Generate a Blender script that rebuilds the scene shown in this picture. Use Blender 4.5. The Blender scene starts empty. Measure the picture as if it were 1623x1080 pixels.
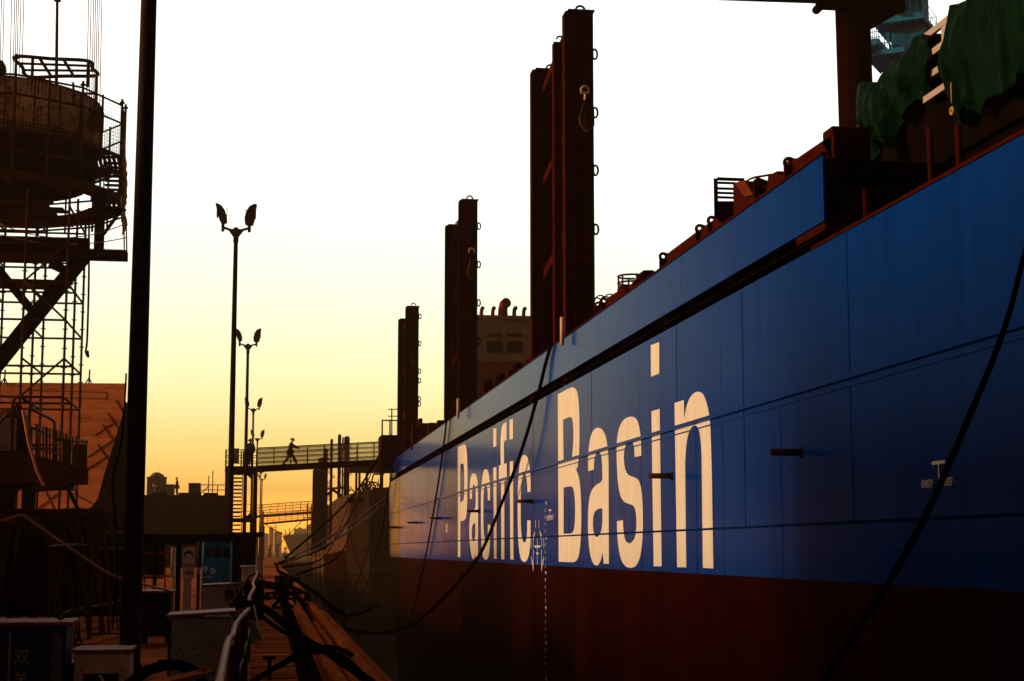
import bpy, bmesh, math, random
from mathutils import Vector, Matrix, Euler, noise

R = math.radians
random.seed(7)
scene = bpy.context.scene
COL = scene.collection

# ------------------------------------------------------------------ camera
EYE = Vector((0.0, 0.0, 1.7))
FPX = 2600.0                      # focal length in photo pixels (1623 wide)
PITCH = math.atan(332.0 / FPX)
YAW = math.atan(389.0 / math.hypot(FPX, 332.0))
cam_data = bpy.data.cameras.new("camera")
cam_data.sensor_width = 36.0
cam_data.lens = FPX / 1623.0 * 36.0
cam_data.clip_start = 0.1
cam_data.clip_end = 12000.0
cam = bpy.data.objects.new("camera", cam_data)
cam.location = EYE
cam.rotation_euler = (R(90) + PITCH, 0.0, -YAW)
COL.objects.link(cam)
scene.camera = cam
CR = Euler((R(90) + PITCH, 0.0, -YAW)).to_matrix()

# ------------------------------------------------------------------ sky
SUN_EL, SUN_AZ = R(14.0), R(-87.0)     # azimuth from +Y (down the dock), minus = left
world = bpy.data.worlds.new("World")
scene.world = world
world.use_nodes = True
nt = world.node_tree
nt.nodes.clear()
N = nt.nodes.new
L = nt.links.new
out = N("ShaderNodeOutputWorld")
bg = N("ShaderNodeBackground")
sky = N("ShaderNodeTexSky")
sky.sky_type = 'NISHITA'
sky.sun_disc = False
sky.sun_elevation = SUN_EL
sky.sun_rotation = SUN_AZ
sky.air_density = 1.0
sky.dust_density = 3.0
sky.ozone_density = 1.0
bg.inputs["Strength"].default_value = 0.15
# smog layer: the thick air near the horizon takes the blue out of the light,
# and the dusk side of the sky, away from the sun, is dim
tc = N("ShaderNodeTexCoord")
sep = N("ShaderNodeSeparateXYZ")
L(tc.outputs["Generated"], sep.inputs[0])
def sky_ramp(stops):
    r_ = N("ShaderNodeValToRGB")
    els = r_.color_ramp.elements
    while len(els) > 1:
        els.remove(els[0])
    els[0].position, els[0].color = stops[0][0], stops[0][1] + (1,)
    for p_, c_ in stops[1:]:
        e = els.new(p_)
        e.color = c_ + (1,)
    return r_
r_el = sky_ramp([(0.0, (10.0, 4.2, 0.6)), (0.035, (1.85, 1.05, 0.33)), (0.066, (1.18, 0.88, 0.42)), (0.105, (1.14, 0.93, 0.57)),
                 (0.174, (1.3, 1.05, 0.77)), (0.31, (2.3, 1.65, 1.2)), (0.5, (1.4, 0.85, 0.5)), (0.7, (1.1, 0.52, 0.25))])
L(sep.outputs["Z"], r_el.inputs[0])
dotn = N("ShaderNodeVectorMath")
dotn.operation = 'DOT_PRODUCT'
dotn.inputs[1].default_value = (math.sin(R(12)) * 0.5, math.cos(R(12)) * 0.5, 0.0)
flat = N("ShaderNodeVectorMath")
flat.operation = 'MULTIPLY'
flat.inputs[1].default_value = (1.0, 1.0, 0.0)
L(tc.outputs["Generated"], flat.inputs[0])
nrm_ = N("ShaderNodeVectorMath")
nrm_.operation = 'NORMALIZE'
L(flat.outputs[0], nrm_.inputs[0])
L(nrm_.outputs[0], dotn.inputs[0])
addn = N("ShaderNodeMath")
addn.inputs[1].default_value = 0.5
L(dotn.outputs["Value"], addn.inputs[0])
g = lambda v: (v, v, v)
r_az = sky_ramp([(0.0, g(0.07)), (0.25, g(0.08)), (0.5, g(0.08)), (0.75, g(0.18)), (0.87, g(0.20)), (0.925, g(0.12)), (0.942, g(0.18)), (0.953, g(0.85)), (0.963, g(1.2)), (0.985, g(1.25)), (1.0, g(1.35))])
L(addn.outputs[0], r_az.inputs[0])
prev = sky.outputs[0]
for r_ in (r_el, r_az):
    mul = N("ShaderNodeMix")
    mul.data_type = 'RGBA'
    mul.blend_type = 'MULTIPLY'
    mul.inputs["Factor"].default_value = 1.0
    L(prev, mul.inputs[6])
    L(r_.outputs[0], mul.inputs[7])
    prev = mul.outputs[2]
L(prev, bg.inputs["Color"])
L(bg.outputs[0], out.inputs["Surface"])

# ------------------------------------------------------------------ sun
sun_data = bpy.data.lights.new("sun", 'SUN')
sun_data.energy = 1.15
sun_data.angle = R(12.0)
sun_data.color = (1.0, 0.62, 0.32)
sun = bpy.data.objects.new("sun", sun_data)
sdir = Vector((math.sin(SUN_AZ) * math.cos(SUN_EL), math.cos(SUN_AZ) * math.cos(SUN_EL), math.sin(SUN_EL)))
sun.rotation_euler = sdir.to_track_quat('Z', 'Y').to_euler()
sun.location = sdir * 300
COL.objects.link(sun)

# ------------------------------------------------------------------ exposure
scene.view_settings.view_transform = 'Standard'
scene.view_settings.look = 'None'
scene.view_settings.exposure = 1.3
scene.view_settings.gamma = 1.0
scene.render.engine = 'CYCLES'
scene.cycles.max_bounces = 8
scene.cycles.volume_bounces = 2

# ================================================================== helpers
def ray(u, v):
    return CR @ Vector(((u - 811.5) / FPX, (540.0 - v) / FPX, -1.0))
def P(u, v, y):                      # photo pixel -> point at distance y down the dock
    d = ray(u, v)
    return EYE + d * (y / d.y)
def PX(u, v, x):                     # photo pixel -> point on the plane X = x
    d = ray(u, v)
    return EYE + d * (x / d.x)
def PZ(u, v, z=0.0):                 # photo pixel -> point on a level surface
    d = ray(u, v)
    return EYE + d * ((z - EYE.z) / d.z)
V = Vector

class MB:
    """collects shapes for ONE mesh object"""
    def __init__(self):
        self.v, self.f, self.s = [], [], []
    def add(self, vs, fs, smooth=False):
        o = len(self.v)
        self.v += [V(p) for p in vs]
        for f in fs:
            self.f.append([i + o for i in f])
            self.s.append(smooth)
        return self
    def box(self, x0, x1, y0, y1, z0, z1):
        vs = [(x, y, z) for z in (z0, z1) for y in (y0, y1) for x in (x0, x1)]
        return self.add(vs, [(0, 2, 3, 1), (4, 5, 7, 6), (0, 1, 5, 4), (2, 6, 7, 3), (0, 4, 6, 2), (1, 3, 7, 5)])
    def rbox(self, c, sx, sy, sz, rz=0.0, ch=0.02):
        """box with chamfered vertical and top edges, base centre c, turned about Z"""
        pts = []
        hx, hy = sx / 2, sy / 2
        for x, y, a in ((hx, hy, 0), (-hx, hy, 1), (-hx, -hy, 2), (hx, -hy, 3)):
            sgx, sgy = (1 if x > 0 else -1), (1 if y > 0 else -1)
            p1, p2 = (x, y - sgy * ch), (x - sgx * ch, y)
            pts += [p1, p2] if a in (0, 2) else [p2, p1]
        ca, sa = math.cos(rz), math.sin(rz)
        rings = []
        for z, k in ((0, 1.0), (sz - ch, 1.0), (sz, 1.0 - ch * 2 / max(0.05, min(sx, sy)))):
            rings.append([V((c[0] + (x * ca - y * sa) * k, c[1] + (x * sa + y * ca) * k, c[2] + z)) for x, y in pts])
        return self.loft(rings)
    def loft(self, rings, caps=True, smooth=False, closed=True):
        n = len(rings[0])
        vs = [p for r_ in rings for p in r_]
        fs = []
        for i in range(len(rings) - 1):
            for j in range(n if closed else n - 1):
                k = (j + 1) % n
                fs.append((i * n + j, i * n + k, (i + 1) * n + k, (i + 1) * n + j))
        self.add(vs, fs, smooth)
        if caps:
            o = len(self.v) - len(vs)
            self.f.append([o + i for i in range(n)][::-1]); self.s.append(False)
            self.f.append([o + len(vs) - n + i for i in range(n)]); self.s.append(False)
        return self
    def tube(self, path, r, n=6, caps=True, smooth=True):
        path = [V(p) for p in path]
        rs = r if isinstance(r, (list, tuple)) else [r] * len(path)
        rings, up = [], None
        for i, p in enumerate(path):
            t = (path[min(i + 1, len(path) - 1)] - path[max(i - 1, 0)])
            t = t.normalized() if t.length > 1e-9 else V((0, 0, 1))
            if up is None:
                up = V((0, 0, 1)) if abs(t.z) < 0.9 else V((0, 1, 0))
            a = (up - t * up.dot(t))
            a = a.normalized() if a.length > 1e-6 else t.orthogonal().normalized()
            up = a
            b = t.cross(a)
            rings.append([p + (a * math.cos(2 * math.pi * k / n) + b * math.sin(2 * math.pi * k / n)) * rs[i] for k in range(n)])
        return self.loft(rings, caps, smooth)
    def bar(self, p, q, w, h=None, up=(0, 0, 1)):
        p, q, h = V(p), V(q), h or w
        t = (q - p).normalized()
        up = V(up)
        if abs(t.dot(up)) > 0.95:
            up = V((0, 1, 0)) if abs(t.y) < 0.9 else V((1, 0, 0))
        b = t.cross(up).normalized()
        a = b.cross(t)
        r_ = lambda c: [c + b * w / 2 + a * h / 2, c - b * w / 2 + a * h / 2, c - b * w / 2 - a * h / 2, c + b * w / 2 - a * h / 2]
        return self.loft([r_(p), r_(q)])
    def prism(self, pts, vec):
        vec = V(vec)
        a = [V(p) for p in pts]
        return self.loft([a, [p + vec for p in a]])
    def ring(self, c, r, t, axis='x', n=14, a0=0.0, a1=2 * math.pi, m=6):
        c = V(c)
        pts = []
        for i in range(n + 1):
            a = a0 + (a1 - a0) * i / n
            d = {'x': (0, math.cos(a), math.sin(a)), 'y': (math.cos(a), 0, math.sin(a)), 'z': (math.cos(a), math.sin(a), 0)}[axis]
            pts.append(c + V(d) * r)
        return self.tube(pts, t, m)
    def build(self, name, mat, parent=None, bevel=0.0):
        me = bpy.data.meshes.new(name)
        off = base_of(parent)
        me.from_pydata([p - off for p in self.v], [], self.f)
        me.polygons.foreach_set("use_smooth", self.s)
        bm = bmesh.new()
        bm.from_mesh(me)
        bmesh.ops.recalc_face_normals(bm, faces=bm.faces)
        bm.to_mesh(me)
        bm.free()
        me.materials.append(mat)
        o = bpy.data.objects.new(name, me)
        COL.objects.link(o)
        if parent:
            o.parent = parent
        if bevel:
            m = o.modifiers.new("bevel", 'BEVEL')
            m.width = bevel
            m.segments = 2
            m.limit_method = 'ANGLE'
        return o

def base_of(o):
    off = V((0, 0, 0))
    while o:
        off = off + o.location
        o = o.parent
    return off
def tag(o, label=None, cat=None, group=None, kind=None):
    if label: o["label"] = label
    if cat: o["category"] = cat
    if group: o["group"] = group
    if kind: o["kind"] = kind
    return o
def thing(name, loc, label, cat, group=None):
    o = bpy.data.objects.new(name, None)
    o.empty_display_size = 0.3
    o.location = V(loc)
    COL.objects.link(o)
    return tag(o, label, cat, group)
def kids(o):
    return [c for c in bpy.data.objects if c.parent == o]
def copy_tree(o, loc=None, label=None, parent=None):
    c = o.copy()
    COL.objects.link(c)
    if parent: c.parent = parent
    if loc is not None: c.location = V(loc)
    if label: c["label"] = label
    for k in kids(o):
        copy_tree(k, parent=c)
    return c
def catenary(p, q, sag, n=24, side=(0, 0, 0)):
    p, q, side = V(p), V(q), V(side)
    out_ = []
    for i in range(n + 1):
        t = i / n
        k = 4 * t * (1 - t)
        out_.append(p.lerp(q, t) + V((0, 0, -sag * k)) + side * k)
    return out_
def spline(pts, n=8, closed=False):
    """Catmull-Rom through 3D (or 2D) points"""
    pts = [V(p) for p in pts]
    m = len(pts)
    out_ = []
    rng = range(m) if closed else range(m - 1)
    for i in rng:
        g_ = (lambda k: pts[k % m]) if closed else (lambda k: pts[max(0, min(m - 1, k))])
        p0, p1, p2, p3 = g_(i - 1), g_(i), g_(i + 1), g_(i + 2)
        for j in range(n):
            t = j / n
            out_.append(0.5 * ((2 * p1) + (p2 - p0) * t + (2 * p0 - 5 * p1 + 4 * p2 - p3) * t * t + (3 * p1 - p0 - 3 * p2 + p3) * t ** 3))
    if not closed:
        out_.append(pts[-1])
    return out_

def mat(name, color, rough=0.6, metal=0.0, spec=0.5, var=0.25, scale=3.0, bump=0.0, bscale=20.0, rust=0.0, rust_col=(0.09, 0.03, 0.012),
        stretch=(1, 1, 1), coat=0.0, rscale=1.5):
    m = bpy.data.materials.new(name)
    m.use_nodes = True
    t = m.node_tree
    b = t.nodes["Principled BSDF"]
    b.inputs["Roughness"].default_value = rough
    b.inputs["Metallic"].default_value = metal
    b.inputs["Specular IOR Level"].default_value = spec
    if coat:
        b.inputs["Coat Weight"].default_value = coat
        b.inputs["Coat Roughness"].default_value = 0.12
    c = t.nodes.new("ShaderNodeTexCoord")
    mp = t.nodes.new("ShaderNodeMapping")
    mp.inputs["Scale"].default_value = stretch
    t.links.new(c.outputs["Object"], mp.inputs[0])
    nz = t.nodes.new("ShaderNodeTexNoise")
    nz.inputs["Scale"].default_value = scale
    nz.inputs["Detail"].default_value = 6
    nz.inputs["Roughness"].default_value = 0.65
    t.links.new(mp.outputs[0], nz.inputs["Vector"])
    cr = t.nodes.new("ShaderNodeValToRGB")
    lo = [max(0, x * (1 - var)) for x in color]
    hi = [min(1, x * (1 + var)) for x in color]
    cr.color_ramp.elements[0].position, cr.color_ramp.elements[0].color = 0.3, (*lo, 1)
    cr.color_ramp.elements[1].position, cr.color_ramp.elements[1].color = 0.7, (*hi, 1)
    t.links.new(nz.outputs["Fac"], cr.inputs[0])
    col = cr.outputs[0]
    if rust:
        n2 = t.nodes.new("ShaderNodeTexNoise")
        n2.inputs["Scale"].default_value = rscale
        n2.inputs["Detail"].default_value = 9
        n2.inputs["Roughness"].default_value = 0.75
        t.links.new(mp.outputs[0], n2.inputs["Vector"])
        r2 = t.nodes.new("ShaderNodeValToRGB")
        r2.color_ramp.elements[0].position = 0.62 - 0.3 * rust
        r2.color_ramp.elements[1].position = 0.72 - 0.3 * rust
        t.links.new(n2.outputs["Fac"], r2.inputs[0])
        mx = t.nodes.new("ShaderNodeMix")
        mx.data_type = 'RGBA'
        t.links.new(r2.outputs[0], mx.inputs["Factor"])
        t.links.new(col, mx.inputs[6])
        mx.inputs[7].default_value = (*rust_col, 1)
        col = mx.outputs[2]
    t.links.new(col, b.inputs["Base Color"])
    if bump:
        n3 = t.nodes.new("ShaderNodeTexNoise")
        n3.inputs["Scale"].default_value = bscale
        n3.inputs["Detail"].default_value = 5
        t.links.new(mp.outputs[0], n3.inputs["Vector"])
        bp = t.nodes.new("ShaderNodeBump")
        bp.inputs["Strength"].default_value = bump
        bp.inputs["Distance"].default_value = 0.02
        t.links.new(n3.outputs["Fac"], bp.inputs["Height"])
        t.links.new(bp.outputs[0], b.inputs["Normal"])
    return m

# ------------------------------------------------------------------ materials
M = {}
M['hull_blue'] = mat("hull_blue", (0.0003, 0.037, 0.27), rough=0.17, spec=0.01, var=0.25, scale=2.5, bump=0.06, bscale=7.0, stretch=(1, 1, 0.06), rust=0.18, rust_col=(0.003, 0.020, 0.10), rscale=2.2)
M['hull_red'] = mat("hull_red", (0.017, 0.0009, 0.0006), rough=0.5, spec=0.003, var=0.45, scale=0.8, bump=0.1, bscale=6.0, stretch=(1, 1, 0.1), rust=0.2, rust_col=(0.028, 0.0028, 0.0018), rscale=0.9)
M['white_paint'] = mat("white_paint", (0.80, 0.78, 0.74), rough=0.45, spec=0.020, var=0.1, scale=3.0, bump=0.05, bscale=9, stretch=(1, 1, 0.15))
M['primer_red'] = mat("primer_red", (0.05, 0.0065, 0.0032), rough=0.6, spec=0.0, var=0.35, scale=1.5, bump=0.2, bscale=8, rust=0.3, rust_col=(0.03, 0.005, 0.0025))
M['post_dark'] = mat("post_dark", (0.012, 0.0022, 0.0012), rough=0.6, spec=0.0, var=0.3, scale=1.5, bump=0.2, bscale=6, rust=0.2, rust_col=(0.008, 0.002, 0.001))
M['primer_light'] = mat("primer_light", (0.15, 0.028, 0.012), rough=0.6, spec=0.008, var=0.3, scale=1.2, bump=0.1, rust=0.3)
M['deck_dark'] = mat("deck_dark", (0.006, 0.003, 0.002), rough=0.7, spec=0.0, var=0.4, scale=2)
M['superstructure'] = mat("superstructure", (0.27, 0.18, 0.13), rough=0.6, spec=0.090, var=0.15, scale=1.0, bump=0.1, rust=0.12)
M['black_steel'] = mat("black_steel", (0.008, 0.004, 0.0025), rough=0.55, spec=0.0, var=0.4, scale=4, bump=0.15)
M['rust_steel'] = mat("rust_steel", (0.050, 0.017, 0.008), rough=0.65, spec=0.02, var=0.4, scale=5, bump=0.25, rust=0.5)
M['brown_plate'] = mat("brown_plate", (0.45, 0.14, 0.055), rough=0.6, spec=0.02, var=0.25, scale=0.5, bump=0.12, rust=0.35, rust_col=(0.24, 0.075, 0.03), rscale=0.6, stretch=(0.3, 0.3, 3.0))
M['pole'] = mat("pole", (0.030, 0.018, 0.012), rough=0.6, spec=0.02, var=0.45, scale=7, bump=0.3, bscale=14, rust=0.4, rust_col=(0.02, 0.012, 0.008))
M['drum'] = mat("drum", (0.62, 0.32, 0.19), rough=0.75, spec=0.060, var=0.25, scale=1.2, bump=0.3, rust=0.42, rust_col=(0.035, 0.014, 0.008), rscale=3.2)
M['grey_plate'] = mat("grey_plate", (0.085, 0.037, 0.018), rough=0.55, spec=0.02, var=0.2, scale=1.2, bump=0.12, rust=0.22, rscale=0.8)
M['cabinet_grey'] = mat("cabinet_grey", (0.36, 0.30, 0.22), rough=0.55, spec=0.02, var=0.18, scale=3, bump=0.1, rust=0.12, rscale=7)
M['cabinet_blue'] = mat("cabinet_blue", (0.012, 0.030, 0.085), rough=0.45, spec=0.120, var=0.2, scale=4, bump=0.08, rust=0.1, rscale=5)
M['cabinet_black'] = mat("cabinet_black", (0.014, 0.014, 0.016), rough=0.6, spec=0.090, var=0.3, scale=4)
M['cabinet_cream'] = mat("cabinet_cream", (0.78, 0.50, 0.34), rough=0.5, spec=0.105, var=0.15, scale=4, bump=0.06, rust=0.12, rscale=6)
M['rust_top'] = mat("rust_top", (0.34, 0.085, 0.028), rough=0.5, spec=0.02, var=0.35, scale=5, bump=0.25, rust=0.4)
M['banner_blue'] = mat("banner_blue", (0.02, 0.17, 0.30), rough=0.5, spec=0.090, var=0.2, scale=3)
M['rubber'] = mat("rubber", (0.0022, 0.0012, 0.0008), rough=0.6, spec=0.0, var=0.3, scale=8, bump=0.1)
M['rope'] = mat("rope", (0.45, 0.19, 0.08), rough=0.7, spec=0.060, var=0.2, scale=10)
M['wire'] = mat("wire", (0.45, 0.22, 0.09), rough=0.5, metal=0.0, spec=0.05, var=0.2, scale=4)
M['tarp'] = mat("tarp", (0.0006, 0.0115, 0.0045), rough=0.6, spec=0.02, var=0.45, scale=1.2, bump=0.3, bscale=6, stretch=(1, 1, 0.5))
M['grille'] = mat("grille", (0.50, 0.42, 0.40), rough=0.6, spec=0.090, var=0.12, scale=3, bump=0.1)
M['teal'] = mat("teal", (0.004, 0.17, 0.40), rough=0.45, spec=0.120, var=0.15, scale=0.8)
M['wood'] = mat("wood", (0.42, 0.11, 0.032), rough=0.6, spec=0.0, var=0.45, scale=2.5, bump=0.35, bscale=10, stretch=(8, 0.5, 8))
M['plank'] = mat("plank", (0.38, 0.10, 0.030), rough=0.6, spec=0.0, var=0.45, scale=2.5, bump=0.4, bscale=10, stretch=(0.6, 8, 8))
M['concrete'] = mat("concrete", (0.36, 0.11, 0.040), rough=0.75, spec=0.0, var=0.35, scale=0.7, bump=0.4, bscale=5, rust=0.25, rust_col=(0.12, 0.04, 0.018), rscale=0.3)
M['dock_wall'] = mat("dock_wall", (0.05, 0.035, 0.028), rough=0.8, spec=0.0, var=0.35, scale=0.6, bump=0.3)
M['water'] = mat("water", (0.03, 0.016, 0.009), rough=0.8, spec=0.0, var=0.2, scale=0.2, bump=0.2, bscale=1.5)
M['rail_pipe'] = mat("rail_pipe", (0.55, 0.15, 0.05), rough=0.55, spec=0.05, var=0.35, scale=14, bump=0.4, bscale=40, rust=0.3, rscale=14)
M['lamp_grey'] = mat("lamp_grey", (0.10, 0.065, 0.045), rough=0.5, spec=0.120, var=0.2, scale=4)
M['far_building'] = mat("far_building", (0.35, 0.24, 0.15), rough=0.9, spec=0.030, var=0.1, scale=0.05)
M['far_steel'] = mat("far_steel", (0.045, 0.025, 0.018), rough=0.8, spec=0.030, var=0.2, scale=0.5)
M['foliage'] = mat("foliage", (0.05, 0.04, 0.02), rough=0.8, spec=0.030, var=0.3, scale=0.6)
M['skin'] = mat("skin", (0.35, 0.20, 0.13), rough=0.6, spec=0.090, var=0.06)
M['cloth_navy'] = mat("cloth_navy", (0.012, 0.016, 0.030), rough=0.85, spec=0.030, var=0.25, scale=8)
M['cloth_blue'] = mat("cloth_blue", (0.04, 0.12, 0.21), rough=0.85, spec=0.030, var=0.25, scale=8)
M['cloth_denim'] = mat("cloth_denim", (0.030, 0.045, 0.075), rough=0.85, spec=0.030, var=0.25, scale=8)
M['cloth_tan'] = mat("cloth_tan", (0.26, 0.14, 0.07), rough=0.85, spec=0.030, var=0.2, scale=8)
M['helmet_orange'] = mat("helmet_orange", (0.75, 0.26, 0.03), rough=0.35, spec=0.150, var=0.05)
M['helmet_red'] = mat("helmet_red", (0.60, 0.12, 0.03), rough=0.35, spec=0.150, var=0.05)
M['boot'] = mat("boot", (0.012, 0.010, 0.009), rough=0.6, spec=0.090, var=0.2)
M['yellow_paint'] = mat("yellow_paint", (0.55, 0.33, 0.05), rough=0.5, spec=0.090, var=0.1)
M['sign_white'] = mat("sign_white", (0.85, 0.62, 0.48), rough=0.5, spec=0.090, var=0.08, scale=5)
M['sign_red'] = mat("sign_red", (0.12, 0.006, 0.004), rough=0.5, spec=0.090, var=0.1)
M['sign_blue'] = mat("sign_blue", (0.04, 0.09, 0.16), rough=0.5, spec=0.090, var=0.1)
M['container_grey'] = mat("container_grey", (0.10, 0.11, 0.11), rough=0.6, spec=0.090, var=0.2, scale=1)
M['seam'] = mat("seam", (0.0004, 0.018, 0.09), rough=0.6, spec=0.0, var=0.1)
M['glass_dark'] = mat("glass_dark", (0.01, 0.01, 0.01), rough=0.15, spec=0.150, var=0.1)

def letters(text, name, material, parent, origin, xdir, zdir, height, extrude=0.004, width_scale=1.0, align='LEFT'):
    """lettering as thin solid glyphs lying on a surface"""
    cu = bpy.data.curves.new(name, 'FONT')
    cu.body = text
    cu.size = 1.0
    cu.extrude = 0.0
    cu.align_x = align
    cu.resolution_u = 4
    tmp = bpy.data.objects.new(name, cu)
    COL.objects.link(tmp)
    dg = bpy.context.evaluated_depsgraph_get()
    me = bpy.data.meshes.new_from_object(tmp.evaluated_get(dg))
    bpy.data.objects.remove(tmp)
    xdir, zdir = V(xdir).normalized(), V(zdir).normalized()
    nrm = xdir.cross(zdir).normalized()          # faces the viewer
    off = base_of(parent)
    for v_ in me.vertices:
        v_.co = V(origin) + xdir * (v_.co.x * height * 1.37 * width_scale) + zdir * (v_.co.y * height * 1.37) + nrm * 0.004 - off
    me.materials.clear()
    me.materials.append(material)
    o = bpy.data.objects.new(name, me)
    COL.objects.link(o)
    o.parent = parent
    s_ = o.modifiers.new("thick", 'SOLIDIFY')
    s_.thickness = extrude
    s_.offset = 0
    return o

# ================================================================== setting
def sheet(name, x0, x1, y0, y1, z, m):
    b = MB()
    b.add([(x0, y0, z), (x1, y0, z), (x1, y1, z), (x0, y1, z)], [(0, 1, 2, 3)])
    o = b.build(name, m)
    return tag(o, kind="structure")

EDGE = 1.62                                       # dock edge, X
b = MB()
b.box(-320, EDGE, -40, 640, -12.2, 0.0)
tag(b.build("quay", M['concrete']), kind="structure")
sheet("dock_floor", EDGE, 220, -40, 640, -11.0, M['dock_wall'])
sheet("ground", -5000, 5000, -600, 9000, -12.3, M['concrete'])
sheet("water", -900, 900, 641, 2300, -4.0, M['water'])

# ================================================================== the cargo ship
HX = 8.0
ZK = 1.26          # blue / red boundary
ZD = 6.155          # sheer
def hx(y, z):
    y0 = 104 + max(0.0, min(1.0, (z - ZK) / 5)) * 1.0 - max(0.0, (ZK - z)) * 1.15
    x = HX + (0.004 * (y - y0) ** 2 if y > y0 else 0.0)
    return min(x, 22.0)
ys = [-26] + [k for k in range(-20, 90, 10)] + [90 + 2.0 * k for k in range(0, 38)]
ship = thing("cargo_ship", (HX, 40, -9.3), "large blue cargo ship with red bottom and big white lettering along its side", "ship")

def strip(zs, name, m, parent, closed_far=False):
    b_ = MB()
    rows = [[V((hx(y, z), y, z)) for z in zs] for y in ys]
    n = len(zs)
    vs = [p for r_ in rows for p in r_]
    fs = [(i * n + j, i * n + j + 1, (i + 1) * n + j + 1, (i + 1) * n + j) for i in range(len(ys) - 1) for j in range(n - 1)]
    b_.add(vs, fs, True)
    # far side and ends, so that the hull is a closed body
    rows2 = [[V((44 - hx(y, z), y, z)) for z in zs] for y in ys]
    b_.add([p for r_ in rows2 for p in r_], [f[::-1] for f in fs], True)
    for k in (0, len(ys) - 1):
        vs = rows[k] + rows2[k]
        b_.add(vs, [(j, j + 1, n + j + 1, n + j) for j in range(n - 1)])
    return b_, b_.build(name, m, parent)

_, topside = strip([ZK, 2.0, 3.0, 4.0, 5.0, ZD], "topside_hull", M['hull_blue'], ship)
bb = MB()
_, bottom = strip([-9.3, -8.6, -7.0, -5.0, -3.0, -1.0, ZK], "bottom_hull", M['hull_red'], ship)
b = MB()
b.add([(8.05, -26, ZD - 0.12), (35.9, -26, ZD - 0.12), (35.9, 104, ZD - 0.12), (8.05, 104, ZD - 0.12), (22, 164, ZD - 0.12)], [(0, 1, 2, 3), (3, 2, 4)])
b.build("deck", M['deck_dark'], ship)

# plate seams and the long rubbing bar
def along(y0, y1, z, r_, step=2.5):
    n_ = max(2, int((y1 - y0) / step))
    return [V((hx(y0 + (y1 - y0) * i / n_, z) - 0.004, y0 + (y1 - y0) * i / n_, z)) for i in range(n_ + 1)]
b = MB()
path = along(-26, 128, 1.7 + 2.405, 0)
b.loft([[p + V((-0.05, 0, -0.035)), p + V((-0.05, 0, 0.035)), p + V((0.02, 0, 0.055)), p + V((0.02, 0, -0.055))] for p in path])
path = along(-26, 128, 1.7 + 2.27, 0)
b.loft([[p + V((-0.012, 0, -0.012)), p + V((-0.012, 0, 0.012)), p + V((0.02, 0, 0.014)), p + V((0.02, 0, -0.014))] for p in path])
b.build("rubbing_bar", M['hull_blue'], ship)
b = MB()
path = along(-26, 126, 1.7 + 0.38, 0)
b.loft([[p + V((-0.004, 0, -0.02)), p + V((-0.004, 0, 0.02)), p + V((0.02, 0, 0.02)), p + V((0.02, 0, -0.02))] for p in path])
for y in (21.8, 27.0, 31.6, 40.3, 49.5, 58.0, 66.5, 75.0, 83.0, 92.0, 101.0):
    b.box(HX - 0.004, HX + 0.02, y - 0.014, y + 0.014, 1.7 + 0.41, ZD)
    b.box(HX - 0.004, HX + 0.02, y + 3.2 - 0.010, y + 3.2 + 0.010, ZK, 1.7 + 2.2)
b.build("plate_seam", M['seam'], ship)

# bulwark band with the dark gap below it
ZB0, ZB1 = 6.49, 7.48
BY0, BY1 = 22.7, 150.0
by = [BY0] + [float(k) for k in range(26, 100, 4)] + [100 + 2.0 * k for k in range(0, 26)]
def band(z0, z1, dx0, dx1, name, m, ya=None, sm=True):
    b_ = MB()
    rs = []
    for y in (ya or by):
        x = hx(y, ZD)
        rs.append([V((x + dx0, y, z0)), V((x + dx0, y, z1)), V((x + dx1, y, z1)), V((x + dx1, y, z0))])
    b_.loft(rs)
    return b_.build(name, m, ship)
band(ZB0, ZB1, -0.006, 0.03, "bulwark", M['hull_blue'])
band(ZB1, ZB1 + 0.035, -0.03, 0.09, "bulwark_rail", M['primer_red'])
band(ZD - 0.1, ZB1 - 0.03, 0.42, 0.55, "hatch_side", M['deck_dark'])
band(ZD + 0.16, ZD + 0.19, 0.05, 0.42, "gap_stringer", M['deck_dark'])
for y in [BY0 + 0.08] + [BY0 + 2.6 * k for k in range(1, 31)]:
    b = MB()
    b.box(HX + 0.1, HX + 0.40, y, y + 0.03, ZD - 0.05, ZB1 - 0.05)
    b.build("bulwark_stay", M['deck_dark'], ship)
b = MB()
b.box(HX + 0.12, HX + 0.2, 33.1, 33.16, ZD, ZD + 0.34)
b.build("gap_pipe", M['cabinet_cream'], ship)
for y, x1 in ((104.0, 36),):
    b = MB()
    b.box(HX + 0.552, x1, BY0 + 0.02, y, ZD - 0.1, ZB1 - 0.06)
    b.box(HX + 0.034, HX + 0.55, BY0 + 0.02, BY0 + 0.06, ZD - 0.06, ZB1 - 0.04)
    b.build("hatch_block", M['deck_dark'], ship)
# sheer rail of the open part near the camera
b = MB()
b.box(HX - 0.02, HX + 0.10, -26, BY0 + 0.6, ZD + 0.002, ZD + 0.05)
b.build("sheer_rail", M['primer_red'], ship)
b = MB()
b.box(HX + 0.0, HX + 0.42, BY0 - 0.02, BY0 + 1.3, ZD + 0.195, ZD + 0.31)
b.build("band_bracket", M['primer_red'], ship)

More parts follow.
